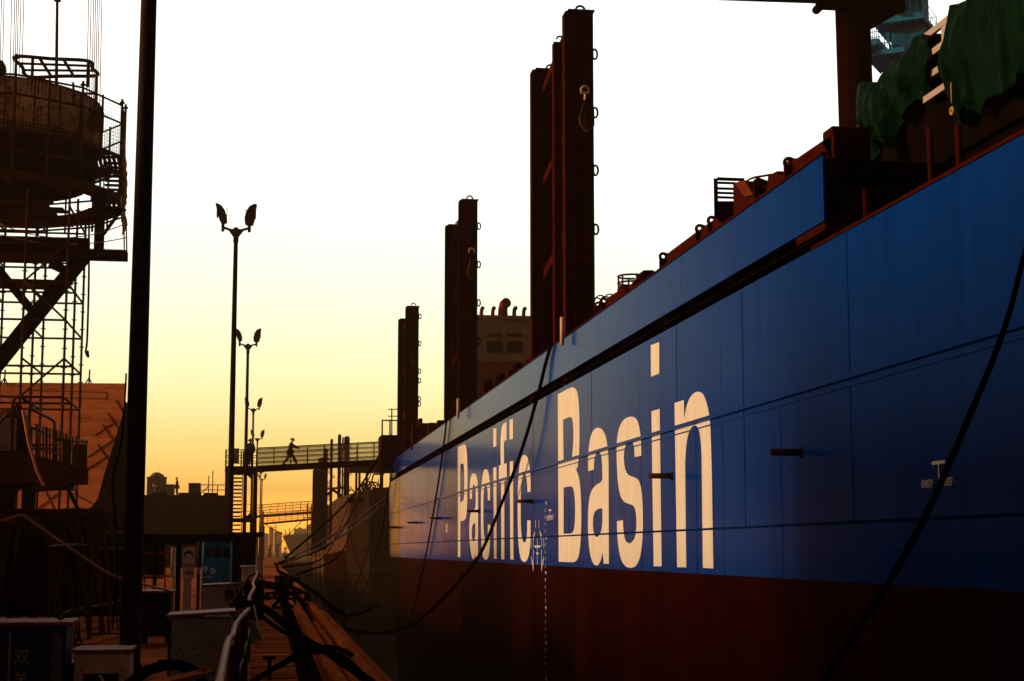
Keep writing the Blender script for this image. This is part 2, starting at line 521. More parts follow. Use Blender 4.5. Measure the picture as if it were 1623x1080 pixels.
# pegs that stand out of the side
for u, v in ((1270, 715), (1065, 754), (845, 796), (760, 809), (698, 820), (660, 827)):
    p = PX(u, v, HX)
    p.z = 1.7 + 1.47
    b = MB()
    b.tube([p + V((0.02, 0, 0)), p + V((-0.48, 0, 0))], 0.055, 10)
    b.tube([p + V((0.0, 0, 0)), p + V((-0.03, 0, 0))], 0.08, 10)
    o = b.build("boarding_peg", M['rust_steel'], ship)
p = PX(627, 813, hx(103, 3)); 
b = MB(); b.tube([V((HX, 103, 3.1)), V((HX - 0.5, 103, 3.1))], 0.07, 8); b.build("boarding_peg", M['rust_steel'], ship)

# ---- the painted name, each letter traced to its place on the side
def cA(p): return (715 + p[0] / 4.153, 640 + p[1] / 4.153)
def cB(p): return (870 + p[0] / 2.843, 530 + p[1] / 2.843)
def cC(p): return (990 + p[0] / 2.844, 530 + p[1] / 2.844)
def cD(p): return (700 + p[0] / 2.841, 560 + p[1] / 2.841)
C_ = 1  # corner flag
GL = []
GL.append(("P", cA, [[(45, 287, 1), (75, 272, 1), (90, 269), (99, 283), (105, 335), (108, 420), (108, 540), (106, 660), (101, 735), (91, 764), (76, 772, 1), (62, 773, 1), (61, 1010, 1), (45, 1011, 1)],
                     [(61, 401, 1), (75, 394, 1), (82, 398), (86, 425), (88, 500), (87, 580), (84, 628), (76, 643, 1), (61, 650, 1)]]))
GL.append(("a", cA, [[(126, 632, 1), (124, 580), (127, 510), (136, 470), (150, 459), (164, 470), (174, 510), (178, 580), (178, 700, 1), (177, 990, 1), (177, 1016, 1), (163, 1010, 1), (161, 985, 1), (152, 1020), (143, 1020), (132, 985), (125, 930), (121, 860), (122, 790), (127, 735), (138, 708), (152, 697), (162, 680, 1), (163, 620), (160, 560), (153, 532), (145, 540), (140, 580), (138, 622, 1)],
                     [(161, 787, 1), (150, 789), (141, 805), (137, 840), (138, 880), (144, 904), (151, 906), (158, 888), (161, 850)]]))
GL.append(("c", cA, [[(243, 638, 1), (257, 635, 1), (257, 560), (253, 495), (244, 448), (230, 432), (215, 445), (204, 505), (198, 600), (197, 720), (198, 850), (203, 950), (213, 1010), (230, 1028), (246, 1010), (255, 950), (258, 870), (258, 797, 1), (243, 797, 1), (242, 860), (236, 902), (228, 908), (220, 888), (215, 840), (213, 750), (213, 640), (216, 580), (222, 545), (230, 538), (238, 550), (242, 590)]]))
GL.append(("i", cA, [[(279, 165, 1), (299, 159, 1), (299, 280, 1), (279, 287, 1)]]))
GL.append(("i", cA, [[(279, 422, 1), (299, 417, 1), (300, 1022, 1), (283, 1021, 1)]]))
GL.append(("f", cA, [[(315, 408, 1), (328, 404, 1), (326, 300), (328, 220), (333, 168), (342, 137), (353, 126, 1), (366, 121, 1), (366, 240, 1), (356, 242), (350, 255), (348, 290), (349, 340), (349, 397, 1), (367, 392, 1), (367, 505, 1), (351, 510, 1), (351, 1026, 1), (331, 1025, 1), (330, 516, 1), (315, 520, 1)]]))
GL.append(("i", cA, [[(386, 107, 1), (408, 101, 1), (408, 232, 1), (386, 238, 1)]]))
GL.append(("i", cA, [[(387, 382, 1), (408, 377, 1), (412, 1027, 1), (391, 1026, 1)]]))
GL.append(("c", cA, [[(504, 584, 1), (524, 580, 1), (524, 500), (518, 420), (505, 358), (485, 338), (466, 352), (450, 420), (442, 520), (439, 640), (440, 780), (443, 900), (452, 985), (465, 1030), (482, 1042), (500, 1030), (515, 985), (523, 900), (524, 768, 1), (502, 768, 1), (501, 850), (495, 900), (482, 915), (470, 895), (462, 840), (459, 760), (459, 640), (462, 550), (470, 490), (482, 465), (494, 475), (501, 520)]]))
GL.append(("B", cB, [[(41, 271, 1), (80, 250, 1), (105, 240), (121, 247), (131, 275), (137, 340), (139, 430), (137, 530), (132, 585), (124, 612, 1), (137, 650), (145, 730), (147, 820), (145, 900), (140, 970), (131, 1010), (117, 1025), (95, 1027, 1), (45, 1025, 1)],
                     [(65, 385, 1), (88, 375, 1), (101, 374), (108, 390), (111, 430), (111, 480), (108, 530), (103, 558), (92, 570, 1), (67, 578, 1)],
                     [(67, 691, 1), (92, 686, 1), (106, 688), (114, 708), (118, 750), (119, 800), (117, 855), (110, 890), (97, 899, 1), (67, 899, 1)]]))
GL.append(("a", cB, [[(178, 617, 1), (178, 560), (182, 500), (193, 450), (208, 427), (225, 422), (243, 432), (258, 465), (267, 525), (270, 600), (270, 700, 1), (271, 1035, 1), (248, 1034, 1), (243, 980, 1), (236, 1013), (226, 1036), (213, 1042), (198, 1028), (186, 985), (179, 920), (177, 850), (179, 780), (186, 727), (198, 697), (215, 679), (233, 668), (242, 655, 1), (241, 590), (236, 545), (226, 532), (215, 536), (206, 562), (203, 610, 1)],
                     [(242, 785, 1), (225, 787), (208, 800), (200, 832), (200, 870), (206, 903), (216, 914), (228, 906), (238, 880), (242, 840)]]))
GL.append(("s", cD, [[(870, 468, 1), (900, 462, 1), (898, 390), (890, 330), (878, 298), (856, 286), (825, 297), (803, 330), (792, 380), (789, 440), (791, 520), (796, 590), (806, 640), (822, 668), (845, 679), (862, 686), (873, 705), (878, 745), (877, 790), (870, 832), (852, 855), (836, 852), (826, 835), (820, 800), (817, 752, 1), (790, 757, 1), (793, 830), (800, 890), (812, 935), (830, 960), (852, 966), (875, 958), (893, 922), (903, 860), (907, 780), (906, 690), (902, 630), (894, 588), (882, 567), (862, 557), (843, 549), (830, 530), (823, 495), (822, 455), (828, 420), (842, 401), (856, 398), (865, 412), (869, 435)]]))
GL.append(("i", cC, [[(119, 50, 1), (157, 35, 1), (157, 177, 1), (120, 192, 1)]]))
GL.append(("i", cC, [[(122, 348, 1), (159, 336, 1), (168, 1046, 1), (132, 1046, 1)]]))
GL.append(("n", cC, [[(226, 310, 1), (268, 296, 1), (270, 384, 1), (278, 335), (292, 294), (311, 268), (332, 259), (352, 268), (368, 300), (380, 350), (387, 410), (390, 480, 1), (394, 620, 1), (401, 1056, 1), (354, 1053, 1), (349, 600, 1), (347, 520), (341, 455), (332, 422), (319, 411), (303, 420), (288, 452), (279, 505), (274, 580, 1), (279, 1051, 1), (238, 1050, 1)]]))

def smooth_outline(pts, n=5):
    """closed outline; (x, y, 1) is a corner, (x, y) a smooth point"""
    m = len(pts)
    out_ = []
    xy = [V((p[0], p[1])) for p in pts]
    cor = [len(p) > 2 for p in pts]
    for i in range(m):
        p1, p2 = xy[i], xy[(i + 1) % m]
        if cor[i] and cor[(i + 1) % m]:
            out_.append(p1)
            continue
        p0 = p1 if cor[i] else xy[i - 1]
        p3 = p2 if cor[(i + 1) % m] else xy[(i + 2) % m]
        for j in range(n):
            t = j / n
            out_.append(0.5 * ((2 * p1) + (p2 - p0) * t + (2 * p0 - 5 * p1 + 4 * p2 - p3) * t * t + (3 * p1 - p0 - 3 * p2 + p3) * t ** 3))
    return out_

def flat_shape(loops, name, m, parent, lift=0.004):
    """2D outlines (Y, Z) with holes -> a thin painted shape on the ship's side"""
    cu = bpy.data.curves.new(name, 'CURVE')
    cu.dimensions = '2D'
    cu.fill_mode = 'BOTH'
    for lp in loops:
        s_ = cu.splines.new('POLY')
        s_.points.add(len(lp) - 1)
        for q, (y, z) in zip(s_.points, lp):
            q.co = (-y, z, 0, 1)
        s_.use_cyclic_u = True
    tmp = bpy.data.objects.new(name, cu)
    COL.objects.link(tmp)
    dg = bpy.context.evaluated_depsgraph_get()
    me = bpy.data.meshes.new_from_object(tmp.evaluated_get(dg))
    bpy.data.objects.remove(tmp)
    off = base_of(parent)
    for q in me.vertices:
        q.co = V((HX - lift, -q.co.x, q.co.y)) - off
    me.materials.clear()
    me.materials.append(m)
    o = bpy.data.objects.new(name, me)
    COL.objects.link(o)
    o.parent = parent
    s_ = o.modifiers.new("thick", 'SOLIDIFY')
    s_.thickness = 0.004
    s_.offset = 0
    return o

pend = None
k = 0
while k < len(GL):
    ch, fn, loops = GL[k]
    if ch == "i":
        loops = loops + GL[k + 1][2]
        k += 1
    k += 1
    world_loops = []
    for lp in loops:
        ring_ = []
        for p in smooth_outline(lp):
            q = PX(*fn((p.x, p.y)), HX)
            ring_.append((q.y, q.z))
        world_loops.append(ring_)
    flat_shape(world_loops, "painted_letter", M['white_paint'], ship)

# draught marks: a column of small figures, load line mark, tank marks
y_d = PX(865, 860, HX).y
zz = 3.0
i = 0
while zz > -5.2:
    letters((("%dM" % (11 - i // 5)) if i % 5 == 0 else str(10 - 2 * (i % 5))), "draught_figure", M['white_paint'], ship, (HX - 0.002, y_d + 0.10, zz), (0, -1, 0), (0, 0, 1), 0.10, width_scale=1.5)
    zz -= 0.2
    i += 1
yl = PX(852, 890, HX).y
b = MB()
def stroke(y0, z0, y1, z1, t=0.05):
    b.bar((HX - 0.002, yl + y0, 1.7 + z0), (HX - 0.002, yl + y1, 1.7 + z1), t, 0.012, up=(1, 0, 0))
for sgn in (-1, 1):
    stroke(sgn * 0.75, 0.02, sgn * 0.75, -0.55)
    stroke(sgn * 0.95, -0.30, sgn * 0.75, -0.62)
    stroke(sgn * 0.95, -0.45, sgn * 1.15, -0.20)
    stroke(sgn * 0.45, 0.55, sgn * 0.75, 0.30, 0.07)
    stroke(sgn * 0.75, 0.48, sgn * 0.75, 0.10)
    stroke(sgn * 0.3, 0.9, sgn * 0.3, 0.65)
    stroke(sgn * 1.15, 0.35, sgn * 1.15, 0.05)
stroke(-0.5, 0.10, 0.5, 0.10, 0.06)
stroke(0, 0.35, 0, -0.42)
stroke(-0.2, -0.10, 0.2, -0.10)
b.build("load_line_mark", M['white_paint'], ship)
for u, v, hgt, t1, t2 in ((1489, 769, 0.20, "4SWBTP", "5SWBTP"), (872, 824, 0.30, "3SWBTP", "4SWBTP")):
    p = PX(u, v, HX)
    b = MB()
    b.box(HX - 0.006, HX + 0.01, p.y - 0.010, p.y + 0.014, p.z + 0.06, p.z + 0.25)
    b.box(HX - 0.007, HX + 0.01, p.y - 0.19, p.y + 0.195, p.z + 0.25, p.z + 0.292)
    b.build("tank_mark", M['white_paint'], ship)
    letters(t1, "tank_lettering", M['white_paint'], ship, (HX - 0.002, p.y + 0.55, p.z - 0.02), (0, -1, 0), (0, 0, 1), hgt * 0.52, width_scale=0.68)
    letters(t2, "tank_lettering", M['white_paint'], ship, (HX - 0.002, p.y - 0.04, p.z - 0.02), (0, -1, 0), (0, 0, 1), hgt * 0.52, width_scale=0.68)
b = MB()
for u, v, w_, h_ in ((632, 832, 0.14, 2.2), (633, 850, 0.3, 0.4), (708, 838, 0.5, 0.35), (709, 833, 0.2, 0.2)):
    p = PX(u, v, HX)
    b.box(HX - 0.006, HX + 0.01, p.y - w_ / 2, p.y + w_ / 2, p.z - h_ / 2, p.z + h_ / 2)
b.build("stern_mark", M['white_paint'], ship)

# ---- tall cargo stanchions, three groups standing inside the bulwark
def stanchion(x0, x1, y, z1, pads, parent, yn=0.55, side=True):
    b_ = MB()
    b_.box(x0, x1, y, y + yn, ZD - 0.1, z1)
    w_ = x1 - x0
    b_.box(x0 + w_ * 0.30, x0 + w_ * 0.36, y - 0.05, y, ZD, z1 - 0.05)           # face ribs
    b_.box(x1 - w_ * 0.12, x1 - w_ * 0.06, y - 0.03, y, ZD, z1 - 0.02)
    b_.box(x0 - 0.03, x0 + 0.05, y - 0.03, y, ZD, z1 - 0.08)
    b_.box(x0 + w_ * 0.1, x1 + 0.04, y - 0.04, y + yn + 0.04, z1, z1 + 0.05)
    o = b_.build("stanchion", M['primer_red'], parent)
    t_ = MB()
    t_.ring((x0 + w_ * 0.6, y + yn / 2, z1 + 0.12), 0.13, 0.035, 'y', 10, 0, math.pi)
    t_.build("top_eye", M['primer_red'], o)
    for z in pads:
        e_ = MB()
        e_.add([], [])
        pts = [V((x1 + 0.09 + 0.075 * math.cos(a) * (1.0 if abs(math.cos(a)) > .2 else 1.0), y + 0.25, z + 0.145 * math.sin(a))) for a in [2 * math.pi * i_ / 14 for i_ in range(15)]]
        e_.tube(pts, 0.032, 6)
        e_.box(x1 - 0.01, x1 + 0.05, y + 0.2, y + 0.3, z - 0.16, z + 0.16)
        e_.build("pad_eye", M['primer_red'], o)
    return o

def stanchion_group(un, un2, v_top, yn, u_far, v_far, yf, vm, ym, um0, um1, pads_v, detail=True):
    pa, pb = P(un, v_top, yn), P(un2, v_top, yn)
    if pa.x < 8.14:
        pa = PX(un, v_top, 8.14)
        yn = pa.y
        pb = P(un2, v_top, yn)
    zpads = [P(un2, v, yn).z for v in pads_v]
    near = stanchion(pa.x, pb.x, yn, pa.z, zpads, ship)
    fa = P(u_far, v_far, yf)
    if fa.x < 8.14:
        fa = PX(u_far, v_far, 8.14)
        yf = fa.y
    far = stanchion(fa.x, fa.x + (pb.x - pa.x) + 0.24, yf, fa.z, [], ship)
    mid = MB()
    m0, m1 = P(um0, vm, ym), P(um1, vm, ym)
    m0.x = max(m0.x, 8.16)
    mid.box(m0.x, m1.x + 0.25, ym, ym + 0.35, ZD, m0.z)
    mid.ring((m0.x + 0.2, ym + 0.1, m0.z + 0.1), 0.10, 0.03, 'y', 8, 0, math.pi)
    z0 = ZD + 1.5
    zt = min(pa.z, fa.z) - 0.3
    for k_ in range(4):
        z = z0 + (zt - z0) * k_ / 3.0
        mid.bar((pa.x + 0.35, yn + 0.3, z + 0.25), (fa.x + 0.45, yf + 0.2, z - 0.35), 0.22, 0.30)
    mid.build("stanchion_brace", M['primer_red'], ship)
    return near, pa, pb

near, pa, pb = stanchion_group(896, 940, 17, 44.0, 844, 110, 49.5, 66, 46.7, 878, 899, (82, 175, 267, 361))
# shackle and hanging block on the near post
s = P(927, 143, 43.9)
b = MB()
b.ring((s.x, s.y, s.z), 0.11, 0.03, 'y', 12, -0.6, math.pi + 0.6)
b.bar((s.x - 0.12, s.y, s.z - 0.08), (s.x + 0.12, s.y, s.z - 0.08), 0.05)
b.ring((s.x, s.y, s.z - 0.2), 0.07, 0.022, 'x', 10)
b.build("shackle", M['cabinet_cream'], near)
b = MB()
o_ = P(928, 185, 43.9)
b.prism([(o_.x + dx, 43.72, o_.z + dz) for dx, dz in ((-0.04, .42), (.18, .42), (.22, .1), (.22, -.30), (.02, -.46), (-.16, -.28), (-.2, -.05))], (0, 0.2, 0))
b.ring((o_.x, 43.7, o_.z + 0.05), 0.05, 0.03, 'y', 10)
b.ring((o_.x, 43.7, o_.z - 0.22), 0.05, 0.03, 'y', 10)
b.build("hanging_block", M['rust_steel'], near)
near, pa, pb = stanchion_group(728.5, 757, 317, 68.3, 707, 357, 73.4, 337, 70.5, 724, 735, (357, 418, 479, 540))
s = P(747.5, 398, 68.2)
b = MB()
b.ring((s.x, s.y, s.z), 0.12, 0.035, 'y', 12, -0.6, math.pi + 0.6)
b.build("shackle", M['cabinet_cream'], near)
o_ = P(748, 427, 68.2)
b = MB()
b.prism([(o_.x + dx, 68.05, o_.z + dz) for dx, dz in ((-0.1, .4), (.15, .42), (.22, .1), (.2, -.3), (.02, -.46), (-.2, -.25))], (0, 0.2, 0))
b.build("hanging_block", M['rust_steel'], near)
near, pa, pb = stanchion_group(643.5, 664, 486, 96.0, 632, 506, 102.5, 500, 99, 641, 648, (501, 544, 588, 603, 632, 640))
b = MB()
o_ = P(656, 567, 95.9)
b.prism([(o_.x + dx, 95.75, o_.z + dz) for dx, dz in ((-0.1, .4), (.15, .42), (.22, .1), (.2, -.3), (.02, -.46), (-.2, -.25))], (0, 0.2, 0))
b.build("hanging_block", M['rust_steel'], near)
# thin pale pipes beside the posts
for u, v0, v1, y in ((891, 503, 530, 43.5), (726, 632, 652, 67.5)):
    a, c = P(u, v0, y), P(u, v1, y)
    b = MB()
    b.tube([a, c + V((0, 0, -0.3))], 0.06, 8)
    b.build("vent_pipe", M['cabinet_cream'], ship)

# ---- funnel casing and its pipes at the stern
def bx(b_, u0, u1, v0, v1, y, dy):
    p, q = P(u0, v1, y), P(u1, v0, y)
    b_.box(p.x, q.x, y, y + dy, p.z, q.z)
b = MB()
bx(b, 748, 866, 574, 690, 150, 6)
b.build("deck_house", M['primer_light'], ship)
b = MB()
bx(b, 750, 862, 504, 573.5, 150.6, 5)
funnel = b.build("funnel_casing", M['superstructure'], ship)
b = MB()
bx(b, 748, 864, 501.5, 504.5, 150.3, 5.6)
bx(b, 750, 862, 530, 531.5, 150.45, 0.15)
for u in (755, 802, 838):
    bx(b, u, u + 1.2, 505, 573, 150.5, 0.1)
b.build("casing_trim", M['superstructure'], funnel)
for u0, u1 in ((772, 796), (804, 827)):
    b = MB()
    for k_ in range(8):
        bx(b, u0, u1, 541 + k_ * 2.3, 542.6 + k_ * 2.3, 150.42, 0.17)
    b.build("louvre", M['deck_dark'], funnel)
    b = MB()
    bx(b, u0, u1, 529, 533.0, 150.4, 0.19)
    b.build("louvre", M['deck_dark'], funnel)
for u, v, w_ in ((763, 487, 6), (781, 487, 6), (797, 478, 15), (815, 487, 6.5), (830, 488, 6)):
    p = P(u, 504, 153)
    top = P(u, v, 153)
    r_ = w_ / 2 * 153 / FPX
    b = MB()
    h_ = top.z - p.z
    b.tube([p + V((0, 0, -0.2)), p + V((0, 0, h_ * 0.55)), p + V((r_ * 0.2, -r_ * 0.5, h_ * 0.8)), p + V((r_ * 0.6, -r_ * 1.6, h_ * 0.95 - r_ * .3))], [r_ * 1.15, r_, r_ * 1.05, r_ * 1.1], 12)
    b.build("exhaust_pipe", M['primer_light'], funnel)

# ---- hatch coaming top, eyes and gear above the bulwark
XG = 8.36
def gear(pts, name, t=0.30, x=XG, m='primer_red', bev=0.0):
    b_ = MB()
    b_.prism([PX(u, v, x) for u, v in pts], (t, 0, 0))
    return b_.build(name, M[m], ship, bevel=bev)
gear([(1058, 402), (1104, 367.5), (1142, 341), (1160, 345), (1160, 360), (1056, 432)], "coaming_rail")
gear([(1262, 252), (1303, 224), (1322, 214), (1322, 262), (1258, 285)], "coaming_rail")
gear([(1234, 278), (1262, 276), (1262, 292), (1236, 300)], "coaming_rail", 0.2)
gear([(960, 474), (985, 458), (1000, 466), (960, 500)], "coaming_rail", 0.2)
zc1 = PX(1080, 384, XG).z
for y0, y1, zt in ((52.5, 66.0, ZB1 + 0.10), (76, 94, ZB1 + 0.08)):
    b = MB()
    b.box(HX + 0.3, HX + 0.56, y0, y1, ZB1 - 0.1, zt)
    b.build("coaming_rail", M['primer_red'], ship)
b = MB()
q = PX(1318, 199, XG)
q2_ = PX(1303, 212, XG)
b.box(q.x, q.x + 0.62, q.y, q2_.y, ZB1 - 0.1, q.z)
b.build("winch_box", M['primer_red'], ship, bevel=0.03)
for u, v in ((1250, 258), (1128, 350), (1109, 363), (1051, 407), (1202, 291), (957, 478), (948, 484), (818, 580), (790, 596), (770, 605), (708, 662)):
    p = PX(u, v, XG)
    b = MB()
    b.ring((p.x, p.y, p.z), 0.07, 0.034, 'y', 14)
    b.prism([p + V((0.03, 0, 0.085)), p + V((0.28, 0.3, 0.10)), p + V((0.28, 0.3, -0.4)), p + V((-0.09, 0, -0.4)), p + V((-0.09, 0, -0.06)), p + V((0.06, 0, -0.07)), p + V((0.095, 0, 0.0))], (0, -0.05, 0))
    b.build("lashing_eye", M['primer_red'], ship)
# grated basket facing along the deck
y = PX(1157, 345, XG).y
b = MB()
bx(b, 1133, 1137.5, 283, 342, y, 0.05)
bx(b, 1137.5, 1180, 282.5, 285.5, y, 0.05)
bx(b, 1177, 1180, 285.5, 292, y, 0.05)
for v in (290, 299, 306, 313):
    bx(b, 1137.5, 1166, v - 1.2, v + 1.2, y + 0.003, 0.04)
b.prism([P(u, v, y) for u, v in ((1133, 342), (1133, 319), (1163, 319), (1163, 360), (1139, 350))], (0, 0.05, 0))
b.build("grated_basket", M['primer_red'], ship)
gear([(1162, 292), (1179, 287), (1187, 298), (1194, 311), (1203, 305), (1207, 312), (1200, 325), (1190, 340), (1163, 352)], "cover_roll", 0.4)
gear([(1164, 290), (1179, 286), (1193, 309), (1180, 312)], "cover_flap", 0.05, XG - 0.06, 'primer_light')
gear([(1214, 300), (1217, 278), (1231, 271), (1234, 279), (1234, 310), (1212, 322)], "hinge_box", 0.35, bev=0.02)
gear([(1243, 280), (1244, 262), (1250, 252), (1258, 251), (1264, 252), (1262, 290), (1240, 300)], "hinge_lug", 0.08, XG + 0.05)
b = MB()
b.tube(spline([PX(u, v, XG + 0.1) for u, v in ((1182, 288), (1194, 282), (1211, 279), (1222, 277))], 5), 0.020, 6)
b.tube([PX(1203, 281, XG + 0.1), PX(1203, 300, XG + 0.1)], 0.018, 6)
b.tube([PX(1190, 298, XG + 0.1), PX(1216, 296, XG + 0.1)], 0.035, 6)
b.tube([PX(1230, 275, XG + 0.1), PX(1246, 274, XG + 0.1)], 0.02, 6)
b.build("hand_rail", M['primer_red'], ship)
gear([(1347, 207), (1361, 197), (1372, 252), (1351, 268)], "side_panel", 0.06, 9.6, 'cabinet_black')
# ring guard
b = MB()
c0 = P(998, 446, 39.5)
for dz in (0.0, -0.17, -0.34):
    b.ring((c0.x + 0.05, 39.5, c0.z + 0.12 + dz), 0.34, 0.026, 'z', 18, math.pi * 0.35, math.pi * 1.75)
for a in (0.5, 0.85, 1.2, 1.55):
    b.tube([(c0.x + 0.05 + 0.34 * math.cos(a * math.pi), 39.5 + 0.34 * math.sin(a * math.pi), c0.z + 0.14 + d) for d in (0, -0.75)], 0.024, 6)
b.build("ring_guard", M['primer_red'], ship)
b = MB()
b.prism([P(u, v, 38.8) for u, v in ((1003, 450), (1012, 440), (1020, 428), (1037, 428), (1043, 445), (1043, 460), (1000, 470))], (0, 0.5, 0))
b.build("winch", M['primer_red'], ship, bevel=0.03)
b = MB()
bx(b, 985, 1003, 452, 470, 39.4, 0.3)
b.build("winch_foot", M['primer_red'], ship)
b = MB()
bx(b, 1004, 1016, 446, 462, 38.9, 0.2)
b.build("winch", M['primer_red'], ship, bevel=0.03)
b = MB()
for u, v in ((946, 482), (952, 478), (960, 480), (967, 476)):
    c0 = P(u, v, 42.2)
    b.ring(c0, 0.16, 0.02, 'y', 12, 0, math.pi)
b.tube(spline([P(u, v, 42.2) for u, v in ((940, 494), (950, 484), (962, 480), (972, 476), (980, 472))], 4), 0.03, 6)
b.build("lashing_coil", M['primer_red'], ship)
for k_, (u, v, y) in enumerate(((835, 566, 55.5), (850, 555, 52), (828, 573, 56), (800, 590, 60), (782, 600, 63.5), (763, 612, 67), (690, 668, 83), (676, 672, 86), (650, 676, 92))):
    b = MB()
    p = P(u, v, y)
    b.rbox((p.x + 0.3, y, ZB1 - 0.2), 0.45, 0.5, p.z - ZB1 + 0.25, 0, 0.05)
    b.build("deck_fitting", M['primer_red'], ship)
# platform where the gangway lands
b = MB()
p, q = P(604, 742, 106), P(643, 690, 106)
b.box(p.x, q.x + 0.5, 106, 109, p.z - 0.2, q.z)
b.box(p.x, q.x + 0.6, 105.9, 106.0, q.z + 0.9, q.z + 0.98)
for x in (p.x, p.x + .5, p.x + 1.0, p.x + 1.5, q.x):
    b.box(x, x + 0.09, 105.9, 106.0, q.z, q.z + 0.95)
b.build("landing_platform", M['primer_red'], ship)
b = MB()
for u in (621, 631):
    a = P(u, 690, 106.5)
    b.tube([a, P(u, 648, 106.5)], 0.045, 6)
for v in (649, 660, 667):
    b.tube([P(615, v, 106.5), P(634, v, 106.5)], 0.03, 6)
b.build("ladder", M['primer_red'], ship)
b = MB()
bx(b, 664, 706, 671, 740, 95, 4)
bx(b, 664, 670, 663, 671, 95, 1)
b.build("stern_locker", M['primer_red'], ship, bevel=0.05)

# ---- deck crane post with its heavy collar and jib
b = MB()
py = 50.0
p = P(1361, 395, py)
rad = 29.5 * py / FPX
zt = P(1361, -60, py).z
b.tube([(p.x + 0.1, py, ZD - 0.1), (p.x, py, zt)], rad, 24)
post = b.build("crane_post", M['post_dark'], ship)
b = MB()
c0 = P(1350, 14, py - rad - 0.3)
l_, r2 = P(1297, 14, py - rad - 0.3), P(1392, 14, py - rad - 0.3)
b.box(l_.x, r2.x + 0.9, py - rad - 0.35, py - rad - 0.02, c0.z, zt + 1.5)
b.box(p.x - rad * 0.8, p.x + rad * 0.8, py - rad - 0.02, py + rad, c0.z + 0.5, zt + 1.5)
b.prism([(r2.x - 0.20, py - rad - 0.3, c0.z + 0.3), (r2.x + 0.75, py - rad - 0.3, c0.z + 0.3), (r2.x + 0.75, py - rad - 0.3, c0.z - 0.02), (r2.x - 0.20, py - rad - 0.3, c0.z - 0.6)], (0, 0.24, 0))
b.tube([(l_.x + 0.06, py - rad - 0.37, c0.z + 0.02), (l_.x + 0.06, py - rad + 0.1, c0.z + 0.02)], 0.14, 10)
b.build("crane_collar", M['post_dark'], post)
b = MB()
a, c = P(1120, -9, py - 0.2), P(1300, -3, py - 0.2)
b.bar(a, c, 0.5, 0.22)
b.build("crane_jib", M['container_grey'], post)

# ---- dark machinery house under tarpaulins at the near end
b = MB()
x_h = 10.4
YT = lambda u, v: PX(u, v, x_h - 0.2).y
ZT = lambda u, v: PX(u, v, x_h - 0.2).z
def hz(v, u, x=x_h): return PX(u, v, x).z
yA, yB = YT(1350, 160), YT(1500, 90)
zA, zB = ZT(1430, 80) - 0.12, ZT(1530, 12) + 0.2
b.box(x_h, 17, yB, yA, ZD + 1.6, zA)
b.box(x_h, 17, 5.0, yB - 0.01, ZD + 1.6, zB)
b.box(x_h + 0.1, 17, 4.0, yA - 0.1, ZD - 0.1, ZD + 1.59)
b.build("machinery_house", M['deck_dark'], ship)
for y, h_ in ((22.6, 0.8), (20.2, 1.1), (19.3, 0.9), (16.5, 0.9)):
    b = MB()
    b.tube([(HX + 0.6, y, ZD - 0.1), (HX + 0.6, y, ZD + h_)], 0.045, 8)
    b.build("rail_post", M['primer_red'], ship)
# pale louvred panel between the tarpaulins
g0, g1 = PX(1468, 90, x_h - 0.25), PX(1512, 90, x_h - 0.25)
ya, yb = g1.y, g0.y + 0.3
zt_, zb_ = ZT(1490, 34), ZT(1490, 146)
b = MB()
xg = x_h - 0.2
rows = 3
hh = (zt_ - zb_) / (rows * 2 + 0.6)
for k_ in range(rows + 1):
    z = zb_ + k_ * 2 * hh
    b.box(xg, xg + 0.06, ya, yb, z, z + hh * 0.62)
for k_ in range(rows):
    z = zb_ + (k_ * 2 + 0.62) * hh
    ym = ya + (yb - ya) * 0.42
    b.box(xg + 0.005, xg + 0.12, ya, ym, z + 0.003, z + hh * 1.38 - 0.003)
b.build("louvred_panel", M['grille'], ship)

